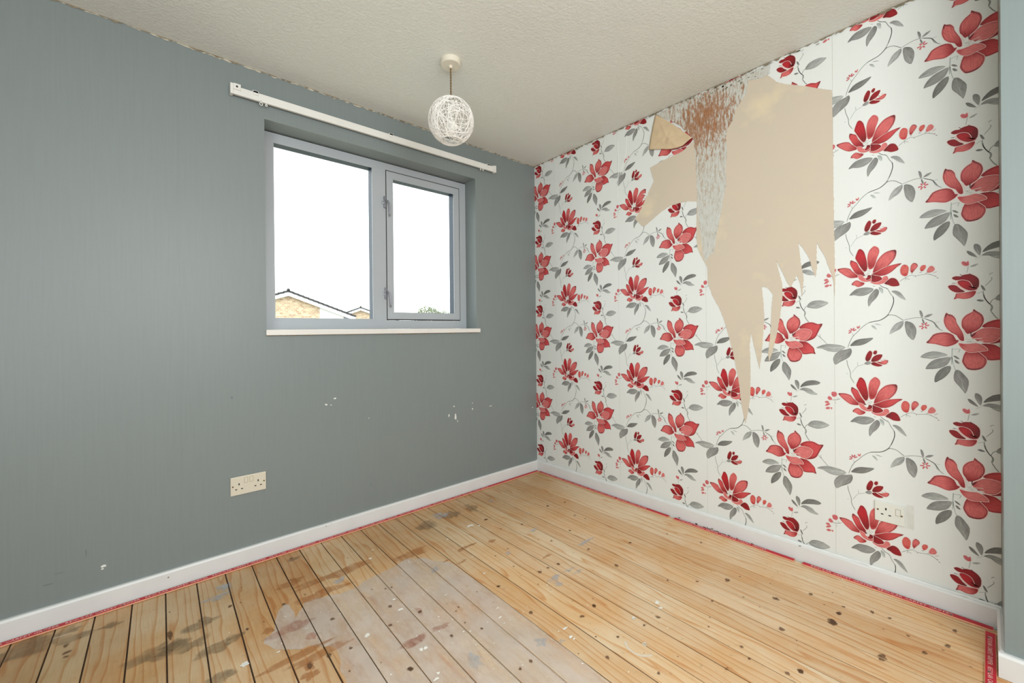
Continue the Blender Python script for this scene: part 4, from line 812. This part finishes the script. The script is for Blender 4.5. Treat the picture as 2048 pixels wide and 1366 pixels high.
for si in range(5):
    u0_, u1_ = seams[si], seams[si+1]
    g = .0006
    st_o = obj('wallpaper_strip', B(-.0009-lift[si], 0, -u1_+g, -u0_-g, .05, H-.0015), M_paper, wall_f)
    vv, ff, cc, uvv = [], [], [], []; base_i = 0
    for ci in range(-5, 4):
        for ri in range(-4, 5):
            du, dz = U0+ci*PX, Z0+ri*PZ
            idx = np.nonzero((fmax+du > u0_) & (fmin+du < u1_) & (gmax+dz > .05) & (gmin+dz < H))[0]
            if not len(idx): continue
            used = sorted({v for f in idx for v in FC[f]}); mp_ = {v: base_i+n for n, v in enumerate(used)}; base_i += len(used)
            q = V_[used].copy(); q[:, 1] -= du; q[:, 2] += dz; vv.append(q); cc.append(CO[used]); uvv.append(UV[used]+np.array([ci*31.+ri*7, ri*13.]))
            ff += [tuple(mp_[v] for v in FC[f]) for f in idx]
    vv, cc, uvv = np.concatenate(vv), np.concatenate(cc), np.concatenate(uvv)
    me = bpy.data.meshes.new('printed_flowers'); me.from_pydata(vv.tolist(), [], ff)
    a = me.attributes.new('ink', 'FLOAT_COLOR', 'POINT'); a.data.foreach_set('color', np.concatenate([cc, np.ones((len(cc), 1))], 1).astype('f').ravel())
    a = me.attributes.new('grain', 'FLOAT_VECTOR', 'POINT'); a.data.foreach_set('vector', np.concatenate([uvv, np.zeros((len(uvv), 1))], 1).astype('f').ravel())
    bm = bmesh.new(); bm.from_mesh(me)
    for co, no in (((0, -u0_, 0), (0, 1, 0)), ((0, -u1_, 0), (0, -1, 0)), ((0, 0, .05), (0, 0, -1)), ((0, 0, H-.0015), (0, 0, 1))):
        bmesh.ops.bisect_plane(bm, geom=bm.verts[:]+bm.edges[:]+bm.faces[:], plane_co=co, plane_no=no, clear_outer=True)
    bm.to_mesh(me); bm.free(); me.materials.append(M_ink)
    o = bpy.data.objects.new('printed_flowers', me); link(o, st_o); o['kind'] = 'stuff'

# ---- torn area
def sheet(pts, x0, thick, jag, n, seed, noj=None):
    P = []
    L = len(pts)
    for i in range(L):
        a, b_ = np.array(pts[i], float), np.array(pts[(i+1) % L], float); k = max(1, int(np.linalg.norm(b_-a)/n))
        for j in range(k):
            p = a+(b_-a)*j/k
            if jag: p = p+jag*np.array([noise.noise((p[0]*.16, p[1]*.16, seed)), noise.noise((p[0]*.16, p[1]*.16, seed+9.)) ])*1.6
            P.append(p)
    P = [(p[0], min(p[1], H*1000-1.2)) for p in P]
    bm = bmesh.new(); vs_ = [bm.verts.new((x0, -p[0]/1000, p[1]/1000)) for p in P]; bk = [bm.verts.new((x0+thick, -p[0]/1000, p[1]/1000)) for p in P]
    L = len(vs_); co, _, fc, ov, _, _ = geometry.delaunay_2d_cdt([Vector((p[0], p[1])) for p in P], [], [list(range(L))], 1, 1e-4)
    nv = [bm.verts.new((x0, -q.x/1000, q.y/1000)) for q in co]
    for q in fc:
        try:
            f = bm.faces.new([nv[i] for i in q]); f.normal_update()
            if f.normal.x > 0: f.normal_flip()
        except ValueError: pass
    for i in range(L): bm.faces.new((vs_[i], vs_[(i+1) % L], bk[(i+1) % L], bk[i]))
    return bm
def backing_mat():
    m, t, b = nt('cream backing paper'); v = coords(t); n = noise_tex(t, v, 3.0, 4, .6); f = noise_tex(t, v, 90, 3)
    t.links.new(ramp(t, n, [(.3, alb((220, 204, 174))), (.42, alb(CREAM)), (.8, alb(CREAM2))]), b.inputs['Base Color']); b.inputs['Roughness'].default_value = .85; bump(t, b, f, .15, .001); return m
obj('backing_paper', sheet(TEAR, -.0030, .0024, 1.5, 6, 2.), backing_mat(), wall_f)
def plaster_mat():
    m, t, b = nt('scraped plaster with rust stain')
    v = coords(t, (1, 3.4, 1)); n = noise_tex(t, v, 22, 7, .78); fl_ = noise_tex(t, coords(t, (1, 7, 1)), 22, 6, .8)
    sep = N(t, 'ShaderNodeSeparateXYZ'); tc = N(t, 'ShaderNodeTexCoord'); t.links.new(tc.outputs['Object'], sep.inputs[0])
    base = ramp(t, fl_, [(.36, alb((168, 158, 142))), (.45, alb((196, 194, 184))), (.62, alb((204, 207, 202))), (.8, alb((214, 217, 212)))])
    # rust coloured damp stain with a centre of its own near the ceiling
    def away(cy_, cz_, rad):
        d = N(t, 'ShaderNodeVectorMath', operation='DISTANCE'); t.links.new(tc.outputs['Object'], d.inputs[0]); d.inputs[1].default_value = (0, cy_, cz_)
        m_ = N(t, 'ShaderNodeMapRange'); t.links.new(d.outputs['Value'], m_.inputs[0]); m_.inputs[1].default_value = rad; m_.inputs[2].default_value = 0; return m_.outputs[0]
    def add(x, y, op='ADD'):
        q = N(t, 'ShaderNodeMath', operation=op)
        for s, v_ in ((q.inputs[0], x), (q.inputs[1], y)):
            if isinstance(v_, bpy.types.NodeSocket): t.links.new(v_, s)
            else: s.default_value = v_
        return q.outputs[0]
    m1 = add(add(away(-1.27, 2.13, .30), .30, 'MULTIPLY'), n); m2 = add(add(away(-1.13, 2.02, .55), .16, 'MULTIPLY'), n)
    c1 = mix(t, ramp(t, m2, [(.58, (0, 0, 0, 1)), (.66, (.55,)*3+(1,))]), base, alb((170, 140, 112)))
    c = mix(t, ramp(t, m1, [(.63, (0, 0, 0, 1)), (.70, (.7,)*3+(1,)), (.80, (.95,)*3+(1,))]), c1, ramp(t, fl_, [(.4, alb((138, 92, 58))), (.6, alb((168, 114, 74)))]))
    t.links.new(c, b.inputs['Base Color']); b.inputs['Roughness'].default_value = .9; bump(t, b, fl_, .5, .002); return m
obj('bare_plaster', sheet(PLASTER, -.0036, .0006, 3.0, 5, 4.), plaster_mat(), wall_f)
# hanging corner of paper folded over on itself, bulging off the wall
FP = [tuple(p) for p in FLAP]
FPc = np.array([np.array(a)*(1-t_)+np.array(b_)*t_ for a, b_ in zip(FP, FP[1:]+FP[:1]) for t_ in (0, .34, .67)]); c = FPc.mean(0)
def flap_x(p):
    t_ = (2085-p[1])/220.; return -(.006+.020*max(0, min(1, t_))+.007*noise.noise((p[0]*.045, p[1]*.03, 2.)))
bm = bmesh.new(); rings = []
for s in (1, .88, .74, .6, .45, .3, .15):
    rr = []
    for p in FP if False else FPc:
        q = c+(p-c)*s; rr.append(bm.verts.new((flap_x(q)-(1-s)*.006, -q[0]/1000, q[1]/1000)))
    rings.append(rr)
cc = bm.verts.new((flap_x(c)-.008, -c[0]/1000, c[1]/1000)); n = len(FPc)
for k in range(n):
    for a, b_ in zip(rings, rings[1:]): bm.faces.new((a[k], a[(k+1) % n], b_[(k+1) % n], b_[k]))
    bm.faces.new((rings[-1][k], rings[-1][(k+1) % n], cc))
bmesh.ops.recalc_face_normals(bm, faces=bm.faces)
if sum(f.normal.x*f.calc_area() for f in bm.faces) > 0: bmesh.ops.reverse_faces(bm, faces=bm.faces)
bmesh.ops.solidify(bm, geom=bm.faces[:], thickness=.0006)
M_flap = plain('brown paper back', (208, 184, 150), .85, scale=14, var=.07, bmp=.3)
fl = obj('torn_paper_flap', bm, M_flap, wall_f, True); fl['label'] = 'torn corner of wallpaper folded down with cream back showing'
fr_ = [tuple(p) for p in FLAPRED]
bm = bmesh.new()
vs_ = [bm.verts.new((flap_x(p)+.002, -p[0]/1000, p[1]/1000)) for p in fr_]; f = bm.faces.new(vs_); bmesh.ops.triangulate(bm, faces=[f]); bmesh.ops.recalc_face_normals(bm, faces=bm.faces)
o = obj('rolled_edge', bm, plain('printed dark petal', (120, 18, 26), .6, var=.25, scale=60), fl); o['label'] = 'printed side showing dark red'
# dirty line, mould and little tears along the top edge of the wallpaper
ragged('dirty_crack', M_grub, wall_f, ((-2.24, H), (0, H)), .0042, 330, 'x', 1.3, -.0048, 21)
chips('mould_spots', plain('green black mould', (122, 116, 94), .95, scale=80, var=.4), wall_f, [(-1.36+R.gauss(0, .07), 2.262-abs(R.gauss(0, .02)), .002+.004*R.random(), .001+.004*R.random()) for _ in range(34)]+[(-R.uniform(.2, 2.2), 2.268-abs(R.gauss(0, .003)), .004+.008*R.random(), .001+.002*R.random()) for _ in range(60)], 'x', -.0056)
M_scar = plain('paper scar', (232, 232, 226), .7)
for a, b_, c, d in (((-.905, 1.835), (-.94, 1.818), .004, .003), ((-.905, 1.79), (-.925, 1.80), .003, .002)):
    bm = bmesh.new(); tube(bm, [(-.003, a[0], a[1]), (-.010, (a[0]+b[0])/2 if False else (a[0]+b_[0])/2, (a[1]+b_[1])/2+.004), (-.004, b_[0], b_[1])], [.002, c, .002], 6); obj('paper_curl', bm, M_scar, wall_f)
# soft creases left in the paper
M_crease = plain('soft crease', (206, 205, 196), .7)
for pts in ([(-.735, 2.20), (-.742, 2.05), (-.728, 1.85)], [(-.80, 2.215), (-.79, 2.1), (-.752, 2.0)]):
    bm = bmesh.new(); P = catmull(pts, 8, False); pr = None
    for i, p in enumerate(P):
        ww = .0025; q = (bm.verts.new((-.0010, p[0]-ww, p[1])), bm.verts.new((-.0026, p[0], p[1])), bm.verts.new((-.0010, p[0]+ww, p[1])))
        if pr:
            bm.faces.new((pr[0], q[0], q[1], pr[1])); bm.faces.new((pr[1], q[1], q[2], pr[2]))
        pr = q
    bmesh.ops.recalc_face_normals(bm, faces=bm.faces)
    if sum(f.normal.x for f in bm.faces) > 0: bmesh.ops.reverse_faces(bm, faces=bm.faces)
    obj('paper_mark', bm, M_paper, wall_f)

# ------------------------------------------------------------------ outside
GZ = -2.7
g = tag(obj('ground', B(-60, 90, .35, 120, GZ-.3, GZ), plain('grass and paving', (150, 152, 136), .9, scale=.4, var=.2)), kind='structure')
def brick_mat():
    m, t, b = nt('buff brick'); tc = N(t, 'ShaderNodeTexCoord'); mp = N(t, 'ShaderNodeMapping'); mp.inputs['Rotation'].default_value = (PI/2, 0, 0); t.links.new(tc.outputs['Object'], mp.inputs[0])
    br = N(t, 'ShaderNodeTexBrick'); t.links.new(mp.outputs[0], br.inputs[0]); br.inputs['Color1'].default_value = alb((206, 184, 148)); br.inputs['Color2'].default_value = alb((168, 132, 100)); br.inputs['Mortar'].default_value = alb((196, 190, 178))
    br.inputs['Scale'].default_value = 1; br.inputs['Brick Width'].default_value = .225; br.inputs['Row Height'].default_value = .12; br.inputs['Mortar Size'].default_value = .01
    t.links.new(br.outputs[0], b.inputs['Base Color']); b.inputs['Roughness'].default_value = .9; return m
M_brick = brick_mat(); M_tile = plain('grey roof tile', (58, 56, 56), .85, scale=6, var=.2); M_fascia = plain('white fascia board', (240, 240, 240), .5); M_rend = plain('white cladding', (238, 236, 232), .7); M_lead = plain('grey cladding', (150, 156, 164), .7)
def house(label, apex, L, Rr, y, dep, walls, turn):
    root = empty('house', (apex[0], y, GZ)); tag(root, label, 'house', None)
    ax, az = apex
    def topz(x): return az-(az-L[1])*(ax-x)/(ax-L[0]) if x < ax else az-(az-Rr[1])*(x-ax)/(Rr[0]-ax)
    for nm, x0, x1, mat, dd in walls:
        bm = bmesh.new(); xs = sorted({x0, x1, *([ax] if x0 < ax < x1 else [])})
        fr = [bm.verts.new((x, y+dd, GZ)) for x in xs]+[bm.verts.new((x, y+dd, topz(x)-.32)) for x in reversed(xs)]
        bk = [bm.verts.new((v.co.x, y+dep, v.co.z)) for v in fr]; bm.faces.new(fr); bm.faces.new(bk[::-1]); k = len(fr)
        for i in range(k): bm.faces.new((fr[i], bk[i], bk[(i+1) % k], fr[(i+1) % k]))
        bmesh.ops.recalc_face_normals(bm, faces=bm.faces); obj(nm, bm, mat, root)
    for a, b_ in ((L, apex), (apex, Rr)):
        bm = bmesh.new(); q = [(a[0], a[1]-.38), (b_[0], b_[1]-.38), (b_[0], b_[1]-.06), (a[0], a[1]-.06)]
        f0 = [bm.verts.new((x, y-.35, z)) for x, z in q]; f1 = [bm.verts.new((x, y-.31, z)) for x, z in q]; bm.faces.new(f0); bm.faces.new(f1[::-1])
        for i in range(4): bm.faces.new((f0[i], f1[i], f1[(i+1) % 4], f0[(i+1) % 4]))
        bmesh.ops.recalc_face_normals(bm, faces=bm.faces); obj('bargeboard', bm, M_fascia, root)
        bm = bmesh.new(); Ls = Vector((b_[0]-a[0], 0, b_[1]-a[1])); n = max(2, int(Ls.length/.33)); nn = Vector((-Ls.z, 0, Ls.x)).normalized()
        if nn.z < 0: nn = -nn
        dn = b_[1] > a[1]
        for i in range(n):       # overlapping courses of tiles, seen end-on along the verge
            p = Vector((a[0], 0, a[1]))+Ls*(i/n); q2 = Vector((a[0], 0, a[1]))+Ls*((i+1.12)/n)
            lo0, lo1 = (.035, .0) if dn else (.0, .035)
            vs_ = []
            for yy in (y-.42, y+dep+.2):
                for pp, l in ((p, lo0), (q2, lo1)):
                    for h_ in (-.13, .0): vs_.append(bm.verts.new((pp.x+nn.x*(l+h_), yy, pp.z+nn.z*(l+h_))))
            for f in ((0, 1, 3, 2), (4, 6, 7, 5), (0, 4, 5, 1), (2, 3, 7, 6), (1, 5, 7, 3), (0, 2, 6, 4)): bm.faces.new([vs_[j] for j in f])
        bmesh.ops.recalc_face_normals(bm, faces=bm.faces); o = obj('roof_tiles', bm, M_tile, root); o['kind'] = 'stuff'
    bm = bmesh.new(); tube(bm, [(ax, y-.42, az+.02), (ax, y+dep+.2, az+.02)], .11, 10); obj('ridge_tiles', bm, M_tile, root)
    root.rotation_euler.z = -math.radians(turn); return root
house('pale brick gable of the larger house, seen in the left window pane', (4.73, 3.95), (-1.2, 1.95), (9.15, 2.2), 30, 6, (('brick_wall', -.9, 6.71, M_brick, 0), ('white_wall', 6.71, 8.35, M_rend, .05), ('grey_wall', 8.35, 9.0, M_lead, .1)), 12)
house('smaller brick gable further right, just left of the window mullion', (15.4, 3.80), (12.65, 2.75), (20.0, 2.12), 45, 6, (('brick_wall', 13.05, 18.4, M_brick, 0),), 20)
# tree
tre = empty('tree', (17.2, 32, GZ)); tag(tre, 'round green tree crown beyond the right window pane', 'tree')
rt = random.Random(3); bm = bmesh.new()
bl = [(17.2, 32, 1.2, 2.3)]+[(17.2+rt.uniform(-1.6, 1.6), 32+rt.uniform(-1.4, 1.4), 1.3+rt.uniform(-1, 1.1), rt.uniform(.8, 1.2)) for _ in range(12)]
for bx, by, bz, br in bl:
    for _ in range(int(900*br)):
        d = Vector((rt.gauss(0, 1), rt.gauss(0, 1), rt.gauss(0, 1))).normalized()*br*rt.uniform(.8, 1.03); p = Vector((bx, by, bz))+Vector((d.x, d.y, d.z*.92))
        if p.z > 3.45: p.z = 3.45-(p.z-3.45)
        s = rt.uniform(.05, .1); a = Vector((rt.gauss(0, 1), rt.gauss(0, 1), rt.gauss(0, 1))).normalized(); b_ = a.orthogonal().normalized()
        bm.faces.new([bm.verts.new(p+v) for v in (a*s, b_*s*.6, -a*s, -b_*s*.6)])
o = obj('foliage', bm, plain('green leaves', (92, 104, 66), .8, scale=2.5, var=.4), tre); o['kind'] = 'stuff'
bm = bmesh.new(); tube(bm, [(17.2, 32, GZ), (17.25, 32.05, -1), (17.2, 32, .8)], [.22, .18, .12], 10)
for k in range(6):
    a = 2*PI*k/6; tube(bm, [(17.2, 32, -.4+k*.15), (17.2+.9*math.cos(a), 32+.9*math.sin(a), .9+.2*(k % 3)), (17.2+1.5*math.cos(a), 32+1.5*math.sin(a), 1.7)], [.08, .05, .02], 6)
obj('trunk', bm, plain('bark', (110, 92, 74), .9, scale=12, var=.3), tre)
